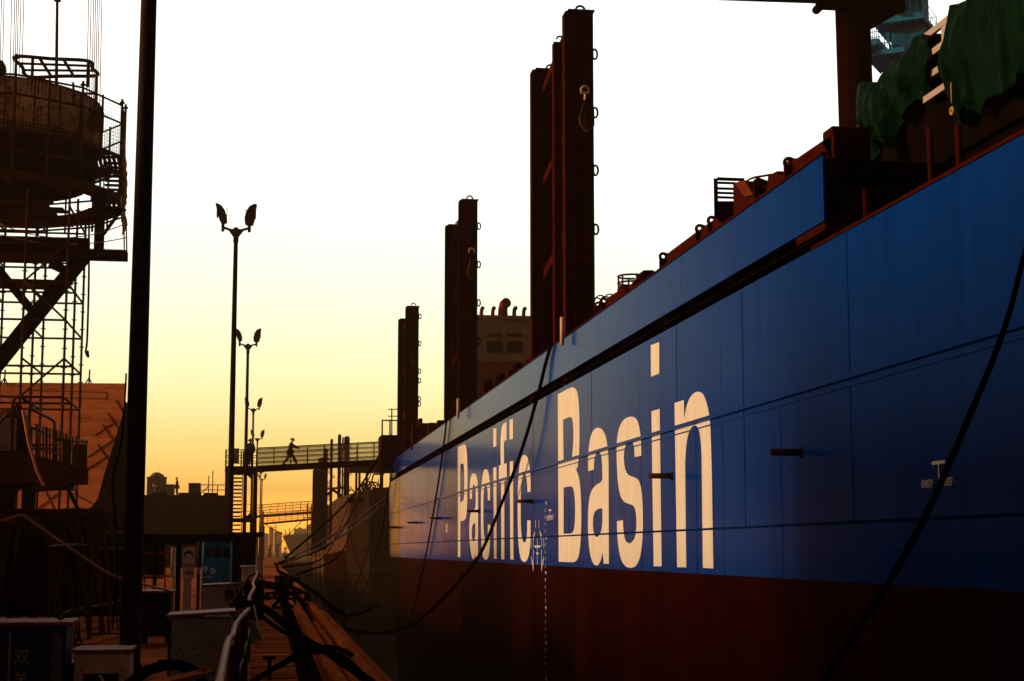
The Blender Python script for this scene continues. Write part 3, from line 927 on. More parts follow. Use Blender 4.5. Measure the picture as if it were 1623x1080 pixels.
# ---- green tarpaulins hung over the machinery house
def tarp(y0, y1, zt0, zt1, zb0, zb1, label, seed, top_depth=2.2):
    rnd = random.Random(seed)
    ny, nz = 150, 60
    ph = [rnd.uniform(0, 6.28) for _ in range(10)]
    fr = [rnd.uniform(2.5, 22.0) for _ in range(10)]
    rag = [rnd.uniform(-0.32, 0.28) for _ in range(12)]
    vs, fs = [], []
    for j in range(nz + 1):
        for i in range(ny + 1):
            s_ = i / ny
            y = y0 + (y1 - y0) * s_
            edge = min(s_, 1 - s_) * (y1 - y0)
            zt = zt0 + (zt1 - zt0) * s_ + 0.07 * math.sin(y * 2.3 + ph[0]) + 0.05 * math.sin(y * 5.1 + ph[1])
            zb = zb0 + (zb1 - zb0) * s_ + rag[int(s_ * 11)] * (1 - (s_ * 11) % 1) + rag[min(11, int(s_ * 11) + 1)] * ((s_ * 11) % 1)
            t = j / nz
            if t < 0.25:                      # the part lying on the roof
                k_ = t / 0.25
                x = x_h + 0.05 + top_depth * (1 - k_)
                z = zt + 0.04 + 0.06 * math.sin(3 * x + y * 2) * (1 - k_)
                if k_ > 0.8:
                    z -= 0.08 * (k_ - 0.8) / 0.2
            else:
                k_ = (t - 0.25) / 0.75
                fold = sum(math.sin(fr[q] * y + ph[q] + 0.7 * k_ * math.sin(ph[q])) / (1.0 + 0.16 * fr[q]) for q in range(8))
                x = x_h - 0.18 - 0.045 * (0.3 + k_) * fold * (1.0 + 1.4 * noise.noise(V((y * 0.8, k_ * 1.5, seed + 5)))) - 0.22 * math.sin(math.pi * min(1, k_ * 1.1)) * (0.6 + 0.4 * math.sin(1.7 * y + ph[2]))
                q_ = V((y * 1.1, k_ * 0.9, seed))
                x -= 0.30 * (noise.fractal(q_, 0.8, 2.1, 4) + 0.1) * (0.35 + 0.65 * k_)
                x = min(x, x_h - 0.02)
                z = zt - 0.04 + (zb - zt) * k_ + 0.10 * k_ * noise.noise(V((y * 2.2, seed, 3.1)))
                yk = y + 0.05 * math.sin(5 * k_ + ph[3] + y)
                y = yk
            vs.append((x, y, z))
    n = ny + 1
    for j in range(nz):
        for i in range(ny):
            fs.append((j * n + i, j * n + i + 1, (j + 1) * n + i + 1, (j + 1) * n + i))
    b_ = MB()
    b_.add(vs, fs, True)
    o = b_.build("tarpaulin", M['tarp'])
    s2 = o.modifiers.new("cloth", 'SOLIDIFY')
    s2.thickness = 0.012
    return tag(o, label, "tarpaulin", "green tarpaulins over the deck machinery")
tarp(YT(1362, 170), YT(1476, 100), zA + 0.05, zA + 0.12, ZT(1380, 236), ZT(1476, 158), "dark green tarpaulin left of the pale louvred panel on the ship's deck", 3)
tarp(YT(1508, 60), YT(1680, 60), zB + 0.05, zB + 0.2, ZT(1518, 168), ZT(1640, 90), "larger dark green tarpaulin right of the pale louvred panel, hanging from higher up", 11)
b = MB()
p = PX(1509, 174, x_h - 0.35)
b.tube([p + V((0, 0, 0.42)), p + V((0, 0, 0.1))], 0.012, 6)
b.ring((p.x, p.y, p.z - 0.02), 0.05, 0.022, 'x', 12)
tag(b.build("lifting_hook", M['yellow_paint']), "small yellow hook hanging below the pale louvred panel", "hook")

# ================================================================== poles and lamps
base = PZ(205, 1066)
mast = thing("steel_mast", (base.x, base.y, 0), "thick dark steel mast rising out of the picture, in front of the dockside sheds", "mast")
b = MB()
t1 = P(236.5, -40, base.y)
hgt = 16.0
axis = V((0, 0, 1))
b.tube([base + axis * z for z in (0, 0.02, 4, 8, 12, hgt)], [0.150, 0.150, 0.138, 0.122, 0.106, 0.09], 20)
b.build("tapered_tube", M['pole'], mast)
b = MB()
b.tube([base, base + V((0, 0, 0.05))], 0.26, 20)
for k_ in range(8):
    a = k_ * math.pi / 4
    b.tube([base + V((0.21 * math.cos(a), 0.21 * math.sin(a), 0.05)), base + V((0.21 * math.cos(a), 0.21 * math.sin(a), 0.10))], 0.02, 6)
b.build("base_flange", M['pole'], mast)
b = MB()
b.tube(spline([base + V(p) for p in ((-0.16, -0.06, 4.2), (-0.19, -0.05, 3.3), (-0.30, -0.05, 2.7), (-0.26, -0.06, 2.2), (-0.20, -0.06, 1.5), (-0.24, -0.08, 0.6))], 6), 0.014, 6)
b.build("cable_loop", M['rubber'], mast)

LAMPZ = 14.1
def lamp_post(y, label, ref=None, x=None):
    x = x if x is not None else -51.0 / 502 * LAMPZ + 0.0
    if ref:
        return copy_tree(ref, (x, y, 0), label)
    t = thing("lamp_post", (x, y, 0), label, "lamp post", "twin floodlight posts along the quay")
    b = MB()
    zt = 1.7 + LAMPZ
    b.tube([V((x, y, z)) for z in (0, 6, 12, zt - 0.5)], [0.15, 0.13, 0.11, 0.095], 14)
    b.tube([V((x, y, 0)), V((x, y, 0.04))], 0.28, 14)
    b.build("pole", M['pole'], t)
    b = MB()
    b.tube([V((x, y, zt - 0.5)), V((x, y, zt - 0.2))], 0.12, 12)
    b.prism([V((x + dx, y - 0.06, zt + dz)) for dx, dz in ((-0.10, -0.28), (0.10, -0.28), (0.32, 0.02), (0.30, 0.10), (0.12, 0.10), (0.06, 0.18), (-0.06, 0.18), (-0.12, 0.10), (-0.30, 0.10), (-0.32, 0.02))], (0, 0.12, 0))
    for s in (-1, 1):
        b.bar((x + s * 0.26, y, zt + 0.06), (x + s * 0.60, y, zt + 0.17), 0.10)
        b.tube([(x + s * 0.58, y, zt - 0.02), (x + s * 0.58, y, zt + 0.36)], 0.07, 8)
    b.build("bracket", M['lamp_grey'], t)
    for s, tw in ((-1, 0.0), (1, 0.35)):
        o2 = MB()
        prof = [(0.46, 0.30), (0.74, 0.30), (0.82, 0.55), (0.86, 0.95), (0.90, 1.22), (0.78, 1.24), (0.56, 1.12), (0.44, 0.90), (0.36, 0.60), (0.38, 0.38)]
        if s < 0:
            prof = [(0.62, 0.28), (0.40, 0.40), (0.42, 0.62), (0.50, 0.90), (0.64, 1.10), (0.80, 1.20), (0.93, 1.22), (0.86, 0.95), (0.76, 0.55)]
        o2.prism([V((x + s * px_, y - 0.22, zt + pz_)) for px_, pz_ in prof], (0, 0.44, 0))
        for k_ in range(5):
            zz_ = zt + 0.45 + 0.13 * k_
            o2.box(min(x + s * 0.40, x + s * 0.44), max(x + s * 0.40, x + s * 0.44), y - 0.18, y + 0.18, zz_, zz_ + 0.03)
        fl = o2.build("floodlight", M['lamp_grey'], t, bevel=0.02)
        g2 = MB()
        g2.box(min(x + s * 0.80, x + s * 0.87), max(x + s * 0.80, x + s * 0.87), y - 0.19, y + 0.19, zt + 0.62, zt + 1.08)
        g2.build("lens", M['glass_dark'], fl)
    return t
lp = lamp_post(73, "tallest looking twin floodlight post, the nearest of the row, left of the gangway", x=P(374, 375, 73).x)
lamp_post(115, "second twin floodlight post of the row, behind the worker on the stair tower", lp, P(393, 553, 115).x)
lamp_post(168, "third twin floodlight post of the row, thin, its head above the stair tower", lp, P(401.5, 655, 168).x)
lamp_post(213, "fourth twin floodlight post, its head beside the standing worker's helmet", lp, P(408, 700, 213).x)
lamp_post(305, "distant pale twin floodlight post seen just below the gangway floor", lp, P(413.5, 752, 305).x)
lamp_post(336, "most distant twin floodlight post, lowest head of the row below the gangway", lp, P(415.5, 762, 336).x)

# ================================================================== stair tower and gangway
TY = 107.0
def tx(u): return P(u, 800, TY).x
def tz(v): return P(400, v, TY).z
x0, x1 = tx(356), tx(406)
zf = tz(741)
tower = thing("stair_tower", ((x0 + x1) / 2, TY, 0), "steel stair tower with open treads carrying the nearest gangway", "stair tower")
for x in (x0 + 0.1, x1 - 0.1):
    for y in (TY, TY + 2.2):
        b = MB()
        b.box(x - 0.11, x + 0.11, y - 0.11, y + 0.11, 0, zf - 0.02)
        b.build("column", M['rust_steel'], tower)
b = MB()
b.box(x0, x1, TY - 0.2, TY + 2.4, zf - 0.02, zf + 0.06)
for y in (TY - 0.2, TY + 2.3):
    b.box(x0 - 0.03, x1 + 0.03, y - 0.03, y + 0.1, zf - 0.36, zf - 0.021)
b.prism([V((x1 - 0.75, TY - 0.14, zf - 0.37)), V((x1 - 0.22, TY - 0.14, zf - 0.37)), V((x1 - 0.22, TY - 0.14, zf - 0.9))], (0, 0.08, 0))
b.build("landing", M['rust_steel'], tower)
b = MB()
zl = tz(822)
b.box(x0, x1, TY - 0.2, TY + 2.4, zl - 0.1, zl)
b.box(x0 - 0.03, x1 + 0.03, TY - 0.22, TY - 0.202, zl - 0.26, zl + 0.02)
b.prism([V((x1 - 0.22, TY - 0.14, zl + 0.01)), V((x1 - 0.75, TY - 0.14, zl + 0.01)), V((x1 - 0.22, TY - 0.14, zl + 0.5))], (0, 0.08, 0))
b.build("lower_landing", M['rust_steel'], tower)
for z0_, z1_, ya, yb in ((zl, zf, TY + 0.0, TY + 2.0), (0, zl, TY + 2.0, TY)):
    b = MB()
    n_ = 13
    xs0, xs1 = tx(367), tx(382)
    for k_ in range(n_):
        t = (k_ + 0.5) / n_
        y, z = ya + (yb - ya) * t, z0_ + (z1_ - z0_) * t
        b.box(xs0, xs1, y - 0.12, y + 0.12, z - 0.05, z + 0.05)
    for x in (xs0 - 0.05, xs1 + 0.05):
        b.bar((x, ya, z0_ - 0.05), (x, yb, z1_ - 0.05), 0.05, 0.24)
        for k_ in range(5):
            t = k_ / 4
            y, z = ya + (yb - ya) * t, z0_ + (z1_ - z0_) * t
            b.tube([(x, y, z), (x, y, z + 1.0)], 0.02, 5)
        b.tube([(x, ya, z0_ + 1.0), (x, yb, min(z1_ + 1.0, 20))], 0.022, 5)
    b.build("stair_flight", M['rust_steel'], tower)
b = MB()
for z in (1.12, 0.75, 0.38):
    b.tube([(x0, TY - 0.18, zf + z), (x1, TY - 0.18, zf + z)], 0.025, 5)
    b.tube([(x0, TY + 2.38, zf + z), (x1, TY + 2.38, zf + z)], 0.025, 5)
    b.tube([(x0, TY - 0.18, zf + z), (x0, TY + 2.38, zf + z)], 0.025, 5)
for u in (356, 365, 380.5, 384, 394, 405):
    b.tube([(tx(u), TY - 0.18, zf), (tx(u), TY - 0.18, zf + 1.14)], 0.032, 5)
    b.tube([(tx(u), TY + 2.38, zf), (tx(u), TY + 2.38, zf + 1.14)], 0.025, 5)
b.build("railing", M['rust_steel'], tower)
b = MB()
b.box(tx(368), tx(377.5), TY - 0.3, TY - 0.22, tz(736), tz(711.5))
b.build("notice_panel", M['cabinet_grey'], tower, bevel=0.03)
b = MB()
for z in (zl + 0.45, zl + 0.9):
    b.tube([(tx(366), TY - 0.18, z), (x1 - 0.1, TY - 0.18, z)], 0.025, 5)
b.build("lower_railing", M['rust_steel'], tower)

def gangway(y, xa, za, xb, zb, label, wide=1.3, railh=1.12, cell=0.30):
    g_ = thing("gangway", (xa, y, za), label, "gangway", "gangways from the quay to the ships")
    d = V((xb - xa, 0, zb - za))
    ln = d.length
    b = MB()
    b.bar((xa, y + wide / 2, za - 0.12), (xb, y + wide / 2, zb - 0.12), wide, 0.08)
    for yy in (y, y + wide):
        b.bar((xa, yy, za - 0.20), (xb, yy, zb - 0.20), 0.12, 0.36)
    for k_ in range(int(ln / 1.2)):
        t = (k_ + .5) / int(ln / 1.2)
        c = V((xa, y, za)).lerp(V((xb, y, zb)), t)
        b.box(c.x - 0.04, c.x + 0.04, y + 0.061, y + wide - 0.061, c.z - 0.3, c.z - 0.17)
    b.build("walkway", M['rust_steel'], g_)
    for yy in (y, y + wide):
        b = MB()
        for h_ in (railh, railh * 0.72, railh * 0.44, railh * 0.18):
            b.tube([(xa, yy, za + h_), (xb, yy, zb + h_)], 0.034 if h_ == railh else 0.024, 5)
        n_ = max(4, int(ln / 1.05))
        for k_ in range(n_ + 1):
            c = V((xa, yy, za)).lerp(V((xb, yy, zb)), k_ / n_)
            b.tube([c, c + V((0, 0, railh))], 0.03, 5)
        b.build("railing", M['rust_steel'], g_)
        b = MB()
        nx = int(ln / cell)
        for k_ in range(-int(railh / cell) - 1, nx + 1):
            for sg in (1, -1):
                s0, s1 = k_ * cell, k_ * cell + railh
                a0, a1 = max(0, s0), min(ln, s1)
                if a1 <= a0:
                    continue
                ha, hb = (a0 - s0), (a1 - s0)
                if sg < 0:
                    ha, hb = railh - ha, railh - hb
                pa_ = V((xa, yy, za)) + d * (a0 / ln) + V((0, 0, ha))
                pb_ = V((xa, yy, za)) + d * (a1 / ln) + V((0, 0, hb))
                b.tube([pa_, pb_], 0.018, 3, caps=False)
        b.build("wire_mesh", M['wire'], g_)
    return g_
GZ0 = zf + 0.06
pE = P(612, 727, TY + 0.4)
gangway(TY + 0.3, x1, GZ0 + 0.08, pE.x + 0.3, pE.z, "near gangway with wire mesh sides, a worker walking across it to the blue ship", cell=0.17)
for y, ua, va, ub, vb, lab in ((247, 404, 817, 512, 809, "second gangway far down the dock, upper of the two hazy spans"),
                               (300, 414, 829, 500, 821, "third gangway farthest down the dock, lower of the two hazy spans")):
    pa_, pb_ = P(ua, va, y), P(ub, vb, y)
    gangway(y, pa_.x, pa_.z, pb_.x, pb_.z, lab, wide=1.3, railh=1.5, cell=0.55)
for y, u0, u1, v, lab in ((248, 402, 412, 818, "hazy support trestle of the second gangway on the quay side"), (301, 413, 419, 830, "hazy support trestle of the third gangway on the quay side")):
    t = thing("trestle", (P(u0, v, y).x, y, 0), lab, "trestle")
    b = MB()
    a, c = P(u0, v, y), P(u1, v, y)
    for x in (a.x, c.x):
        for yy in (y, y + 1.5):
            b.box(x - .1, x + .1, yy - .1, yy + .1, 0, a.z - 0.42)
    for z in (2.0, 4.0):
        b.bar((a.x, y, z), (c.x, y, z), 0.1)
        b.bar((a.x, y, z - 2), (c.x, y, z), 0.08)
    b.build("trestle_frame", M['rust_steel'], t)

# ================================================================== people
def skinned(nodes, edges, root, name, m, parent, sub=2):
    me = bpy.data.meshes.new(name)
    keys = list(nodes)
    off = base_of(parent)
    me.from_pydata([V(nodes[k_][0]) for k_ in keys], [(keys.index(a), keys.index(c)) for a, c in edges], [])
    bm = bmesh.new()
    bm.from_mesh(me)
    lay = bm.verts.layers.skin.verify()
    bm.verts.ensure_lookup_table()
    for i, k_ in enumerate(keys):
        r_ = nodes[k_][1]
        bm.verts[i][lay].radius = r_ if isinstance(r_, tuple) else (r_, r_)
        bm.verts[i][lay].use_root = (k_ == root)
    bm.to_mesh(me)
    bm.free()
    o = bpy.data.objects.new(name, me)
    COL.objects.link(o)
    o.modifiers.new("skin", 'SKIN').use_smooth_shade = True
    o.modifiers.new("sub", 'SUBSURF').levels = sub
    o.modifiers["sub"].render_levels = sub
    dg = bpy.context.evaluated_depsgraph_get()
    me2 = bpy.data.meshes.new_from_object(o.evaluated_get(dg))
    bpy.data.objects.remove(o)
    me2.materials.clear()
    me2.materials.append(m)
    o = bpy.data.objects.new(name, me2)
    COL.objects.link(o)
    o.parent = parent
    return o

def person(loc, yaw, J, label, jacket, trousers, helmet, group=None, scale=1.0):
    """J: joints in a frame with +X the way the person faces, +Y their left, +Z up"""
    t = thing("person", loc, label, "person", group)
    rot = Matrix.Rotation(yaw, 3, 'Z')
    W = lambda p: rot @ (V(p) * scale)
    j = {k_: W(p) for k_, p in J.items()}
    nodes, edges = {}, []
    def nd(k_, p, r_):
        nodes[k_] = (p, r_)
    mid = lambda a, c, f=0.5: a.lerp(c, f)
    s = scale
    nd('pelvis', j['pelvis'], (0.15 * s, 0.115 * s))
    nd('waist', mid(j['pelvis'], j['chest'], 0.45), (0.135 * s, 0.10 * s))
    nd('chest', j['chest'], (0.165 * s, 0.115 * s))
    nd('neck', j['neck'], 0.055 * s)
    nd('skull', mid(j['neck'], j['head'], 0.62), (0.075 * s, 0.085 * s))
    nd('head', j['head'], (0.075 * s, 0.085 * s))
    fwd = rot @ V((1, 0, 0))
    nd('nose', mid(j['neck'], j['head'], 0.66) + fwd * 0.105 * s, 0.016 * s)
    edges += [('pelvis', 'waist'), ('waist', 'chest'), ('chest', 'neck'), ('neck', 'skull'), ('skull', 'head'), ('skull', 'nose')]
    for S in 'LR':
        nd('hip' + S, j['hip' + S], 0.088 * s)
        nd('knee' + S, j['knee' + S], 0.058 * s)
        nd('calf' + S, mid(j['knee' + S], j['ankle' + S], 0.3), 0.056 * s)
        nd('ankle' + S, j['ankle' + S], 0.038 * s)
        nd('toe' + S, j['toe' + S], (0.042 * s, 0.03 * s))
        edges += [('pelvis', 'hip' + S), ('hip' + S, 'knee' + S), ('knee' + S, 'calf' + S), ('calf' + S, 'ankle' + S), ('ankle' + S, 'toe' + S)]
        nd('sh' + S, j['sh' + S], 0.068 * s)
        nd('elbow' + S, j['elbow' + S], 0.043 * s)
        nd('wrist' + S, j['wrist' + S], 0.029 * s)
        d = (j['wrist' + S] - j['elbow' + S]).normalized()
        sd = d.cross(V((0, 0, 1))) if abs(d.z) < 0.9 else d.cross(fwd)
        sd.normalize()
        palm = j['wrist' + S] + d * 0.075 * s
        nd('palm' + S, palm, (0.036 * s, 0.018 * s))
        edges += [('chest', 'sh' + S), ('sh' + S, 'elbow' + S), ('elbow' + S, 'wrist' + S), ('wrist' + S, 'palm' + S)]
        crl = sd.cross(d)
        for q in range(4):
            f0 = palm + sd * (q - 1.5) * 0.021 * s + d * 0.02 * s
            ln_ = (0.036, 0.042, 0.040, 0.032)[q] * s
            nd('f%d%s' % (q, S), f0 + d * ln_, 0.0095 * s)
            nd('g%d%s' % (q, S), f0 + d * ln_ * 1.6 + crl * 0.022 * s, 0.008 * s)
            edges += [('palm' + S, 'f%d%s' % (q, S)), ('f%d%s' % (q, S), 'g%d%s' % (q, S))]
        nd('th' + S, palm - d * 0.02 * s - sd * 0.05 * s, 0.011 * s)
        nd('tj' + S, palm + d * 0.012 * s - sd * 0.062 * s, 0.009 * s)
        edges += [('palm' + S, 'th' + S), ('th' + S, 'tj' + S)]
    skinned(nodes, edges, 'pelvis', "body", M['skin'], t, 1)
    # clothes: slightly fuller shells that end at the cuffs and the neck
    up_ = {k_: (p, (tuple(x * 1.15 + 0.05 * s for x in r_) if isinstance(r_, tuple) else r_ * 1.15 + 0.042 * s)) for k_, (p, r_) in nodes.items()}
    jn = {k_: up_[k_] for k_ in ('pelvis', 'waist', 'chest', 'shL', 'shR', 'elbowL', 'elbowR', 'wristL', 'wristR')}
    jn['neck'] = (mid(j['chest'], j['neck'], 0.72), 0.075 * s)
    jn['pelvis'] = (mid(j['pelvis'], j['chest'], 0.08), (0.185 * s, 0.15 * s))
    je = [('pelvis', 'waist'), ('waist', 'chest'), ('chest', 'neck')]
    for S in 'LR':
        je += [('chest', 'sh' + S), ('sh' + S, 'elbow' + S), ('elbow' + S, 'wrist' + S)]
    skinned(jn, je, 'pelvis', "jacket", jacket, t, 2)
    tn = {k_: up_[k_] for k_ in ('pelvis', 'hipL', 'hipR', 'kneeL', 'kneeR', 'calfL', 'calfR', 'ankleL', 'ankleR')}
    te = []
    for S in 'LR':
        te += [('pelvis', 'hip' + S), ('hip' + S, 'knee' + S), ('knee' + S, 'calf' + S), ('calf' + S, 'ankle' + S)]
    skinned(tn, te, 'pelvis', "trousers", trousers, t, 2)
    for S in 'LR':
        b = MB()
        a, c = j['ankle' + S], j['toe' + S]
        d = (c - a)
        dh = V((d.x, d.y, 0)).normalized()
        sd = V((-dh.y, dh.x, 0))
        heel = a - dh * 0.07 * s
        sole = min(a.z, c.z) - 0.045 * s
        rings = []
        for q, (f, w_, h_) in enumerate(((0, 0.035, 0.11), (0.07, 0.046, 0.12), (0.16, 0.046, 0.085), (0.25, 0.05, 0.065), (0.30, 0.035, 0.045))):
            p = heel + dh * f * s
            zb_ = sole + (0 if True else 0)
            rings.append([V((p.x, p.y, zb_)) + sd * (w_ * s) + V(t.location), V((p.x, p.y, zb_)) - sd * (w_ * s) + V(t.location),
                          V((p.x, p.y, zb_ + h_ * s)) - sd * (w_ * s * 0.8) + V(t.location), V((p.x, p.y, zb_ + h_ * s)) + sd * (w_ * s * 0.8) + V(t.location)])
        b.loft(rings, True, True)
        b.build("boot", M['boot'], t)
    # helmet: dome, brim and ridge
    b = MB()
    c = j['head'] + V(t.location) + (j['head'] - j['neck']).normalized() * 0.02 * s
    upv = (j['head'] - j['neck']).normalized()
    fw = (fwd - upv * fwd.dot(upv)).normalized()
    sd = upv.cross(fw)
    rings = []
    for q in range(7):
        a = q / 6 * math.pi / 2 * 0.97
        rings.append([c + upv * (0.145 * s * math.sin(a)) + (fw * math.cos(w_) * 0.150 + sd * math.sin(w_) * 0.132) * s * math.cos(a) for w_ in [2 * math.pi * k_ / 16 for k_ in range(16)]])
    b.loft(rings, True, True)
    br = []
    for rr, dz in ((0.150, 0.0), (0.18, -0.012)):
        br.append([c + upv * dz * s + (fw * (math.cos(w_) * rr + (0.03 if rr > .15 and math.cos(w_) > 0.3 else 0)) + sd * math.sin(w_) * (rr - 0.02)) * s for w_ in [2 * math.pi * k_ / 16 for k_ in range(16)]])
    b.loft([br[0], br[1]] + [[p + upv * -0.008 * s for p in br[1]], [p + upv * -0.012 * s for p in br[0]]], False, True)
    b.build("helmet", helmet, t)
    return t

ST = dict(pelvis=(0, 0, 0.95), chest=(0.02, 0, 1.34), neck=(0.02, 0, 1.49), head=(0.05, 0, 1.66),
          hipL=(0, 0.10, 0.90), hipR=(0, -0.10, 0.90), kneeL=(0.03, 0.12, 0.50), kneeR=(0.02, -0.13, 0.50),
          ankleL=(-0.02, 0.13, 0.09), ankleR=(-0.02, -0.14, 0.09), toeL=(0.15, 0.15, 0.05), toeR=(0.15, -0.17, 0.05),
          shL=(0.0, 0.19, 1.41), shR=(0.0, -0.19, 1.41), elbowL=(0.03, 0.27, 1.14), elbowR=(0.06, -0.27, 1.14),
          wristL=(0.16, 0.24, 0.95), wristR=(0.22, -0.22, 1.00))
WALK = dict(pelvis=(0, 0, 0.90), chest=(0.06, 0, 1.30), neck=(0.09, 0, 1.45), head=(0.13, 0, 1.62),
            hipL=(0, 0.10, 0.86), hipR=(0, -0.10, 0.86), kneeL=(0.25, 0.10, 0.50), kneeR=(-0.12, -0.10, 0.47),
            ankleL=(0.44, 0.10, 0.10), ankleR=(-0.42, -0.10, 0.13), toeL=(0.60, 0.11, 0.07), toeR=(-0.28, -0.11, 0.05),
            shL=(0.05, 0.19, 1.37), shR=(0.06, -0.19, 1.36), elbowL=(-0.02, 0.26, 1.09), elbowR=(0.30, -0.25, 1.20),
            wristL=(0.10, 0.25, 0.88), wristR=(0.55, -0.22, 1.08))
BEND = dict(pelvis=(-0.10, 0, 0.84), chest=(0.28, 0, 0.95), neck=(0.42, 0, 0.97), head=(0.57, 0, 1.02),
            hipL=(-0.08, 0.10, 0.80), hipR=(-0.08, -0.10, 0.80), kneeL=(0.06, 0.13, 0.46), kneeR=(0.03, -0.13, 0.46),
            ankleL=(-0.05, 0.14, 0.09), ankleR=(-0.07, -0.14, 0.09), toeL=(0.12, 0.15, 0.05), toeR=(0.10, -0.16, 0.05),
            shL=(0.33, 0.19, 0.93), shR=(0.33, -0.19, 0.93), elbowL=(0.40, 0.22, 0.66), elbowR=(0.42, -0.22, 0.67),
            wristL=(0.50, 0.15, 0.45), wristR=(0.52, -0.15, 0.46))
def feet(u, y, z): p = P(u, 800, y); return (p.x, y, z)
person(feet(394.5, TY + 0.45, 0)[:2] + (zf + 0.065,), R(75), ST, "worker in a blue jacket and orange helmet standing on the stair tower landing", M['cloth_blue'], M['cloth_denim'], M['helmet_red'])
fx = P(459.5, 735, TY + 0.95)
ff = (fx.x - x1) / (pE.x + 0.3 - x1)
person((fx.x, TY + 0.95, GZ0 + ff * (pE.z - GZ0) + 0.0), R(0), WALK, "worker in dark clothes and orange helmet striding to the right across the gangway", M['cloth_navy'], M['cloth_navy'], M['helmet_orange'])

# ================================================================== dark steel block with workers on top
BYY = 165.0
def bz(v, y=BYY): return P(300, v, y).z
ztop = bz(785)
t = thing("steel_block", (P(283, 800, BYY).x, BYY, 0), "long dark steel block behind the mast with two small workers on top of it", "steel block")
b = MB()
p, q = P(150, 800, BYY), P(356, 800, BYY)
b.box(p.x, q.x, BYY, BYY + 14, 0, ztop)
for k_ in range(9):
    x = p.x + (q.x - p.x) * (k_ + 0.4) / 9
    b.box(x, x + 0.16, BYY - 0.12, BYY, 0.0, ztop - 0.3)
b.build("shell", M['black_steel'], t)
b = MB()
for u0, u1, v0 in ((240, 262, 787), (300, 318, 786), (322, 345, 788), (282, 298, 789)):
    a, c = P(u0, v0, BYY), P(u1, v0, BYY)
    b.box(a.x, c.x, BYY + 0.5, BYY + 1.5, ztop, ztop + 0.25)
b.build("edge_plate", M['black_steel'], t)
for u0, u1, v, lab, mm in ((233, 263, 757, "pale corrugated crate on the dark steel block beside the bending worker", 'cabinet_grey'), (299, 317, 767, "blue grey box on the dark steel block right of the standing worker", 'container_grey'), (264, 276, 769, "low pale crate on the dark steel block between the two small workers", 'cabinet_grey')):
    a, c = P(u0, v, BYY + 5), P(u1, v, BYY + 5)
    t = thing("crate", ((a.x + c.x) / 2, BYY + 6, ztop), lab, "crate", "crates on the dark steel block")
    b = MB()
    b.box(a.x, c.x, BYY + 5, BYY + 6.5, ztop, a.z)
    n_ = max(3, int((c.x - a.x) / 0.25))
    for k_ in range(n_):
        x = a.x + (c.x - a.x) * (k_ + 0.3) / n_
        b.box(x, x + 0.09, BYY + 4.94, BYY + 5, ztop + 0.05, a.z - 0.05)
    b.build("crate_body", M[mm], t)
    b = MB()
    b.box(a.x - 0.05, c.x + 0.05, BYY + 4.93, BYY + 6.55, a.z, a.z + 0.08)
    if v == 757:
        b.tube(spline([P(u, vv, BYY + 5.3) for u, vv in ((240, 757), (244, 753.5), (249, 752.5), (254, 754.5), (258, 757))], 4), 0.25, 8)
    b.build("lid", M[mm], t)
person(feet(253, BYY + 2.4, 0)[:2] + (ztop,), R(180), BEND, "small worker bending over on the dark steel block", M['cloth_tan'], M['cloth_tan'], M['helmet_orange'], scale=1.0)
person(feet(280, BYY + 2.4, 0)[:2] + (ztop,), R(175), ST, "small worker standing upright on the dark steel block", M['cloth_tan'], M['cloth_tan'], M['helmet_orange'], scale=1.02)
t = thing("pipe_railing", (P(340, 800, BYY + 3).x, BYY + 3, ztop), "thin pipe railing with two tall rods at the right end of the dark steel block", "railing")
b = MB()
for u, v in ((331, 754), (337.5, 746.5), (345, 770), (318, 770)):
    a = P(u, v, BYY + 3)
    b.tube([V((a.x, a.y, ztop)), a], 0.05, 5)
a, c = P(318, 769, BYY + 3), P(356, 769, BYY + 3)
b.tube([a, c], 0.05, 5)
b.tube([a + V((0, 0, -0.5)), c + V((0, 0, -0.5))], 0.04, 5)
b.tube(catenary(P(306, 784, BYY + 3), P(331, 770, BYY + 3), 0.3, 10), 0.05, 4)
b.build("rails", M['rust_steel'], t)

# ================================================================== brown hull section behind the crane, left
HY = 102.0
t = thing("hull_section", (P(80, 800, HY).x, HY + 4, 0), "large brown unfinished hull section with a slanting end behind the scaffold", "hull section")
b = MB()
out_ = [(-80, 606), (201, 608), (199, 640), (190, 672), (176, 716), (165, 752), (155, 790), (146, 803), (134, 810), (-80, 808)]
def HYU(u): return HY - 0.0125 * (u - 60)
b.prism([P(u, v, HYU(u)) for u, v in out_], (-1.2, 6.5, 0))
b.build("side_plating", M['brown_plate'], t)
b = MB()
b.prism([P(u, v, HY + 3) for u, v in ((199, 636), (203, 640), (212, 840), (130, 840), (138, 809), (152, 797), (160, 772), (170, 738), (186, 690))], (-1.6, 7, 0))
b.build("end_frame", M['black_steel'], t)
b = MB()
def hb(p, q, w_=0.08): b.bar(P(p[0], p[1], HYU(p[0]) - 0.03), P(q[0], q[1], HYU(q[0]) - 0.03), w_ * 0.6, 0.03)
hb((0, 629), (170, 632), 0.10); hb((40, 619), (168, 622), 0.05); hb((168, 622), (168, 632), 0.05)
for (p, q) in (((183, 634), (195, 655)), ((170, 655), (187, 680)), ((163, 674), (178, 698)), ((154, 704), (170, 728))):
    hb(p, q, 0.10)
hb((138, 725), (190, 690), 0.10); hb((136, 745), (172, 722), 0.10); hb((150, 690), (184, 668), 0.06)
hb((55, 810), (95, 780), 0.14); hb((115, 782), (148, 800), 0.14)
b.build("stiffener", M['rust_steel'], t)
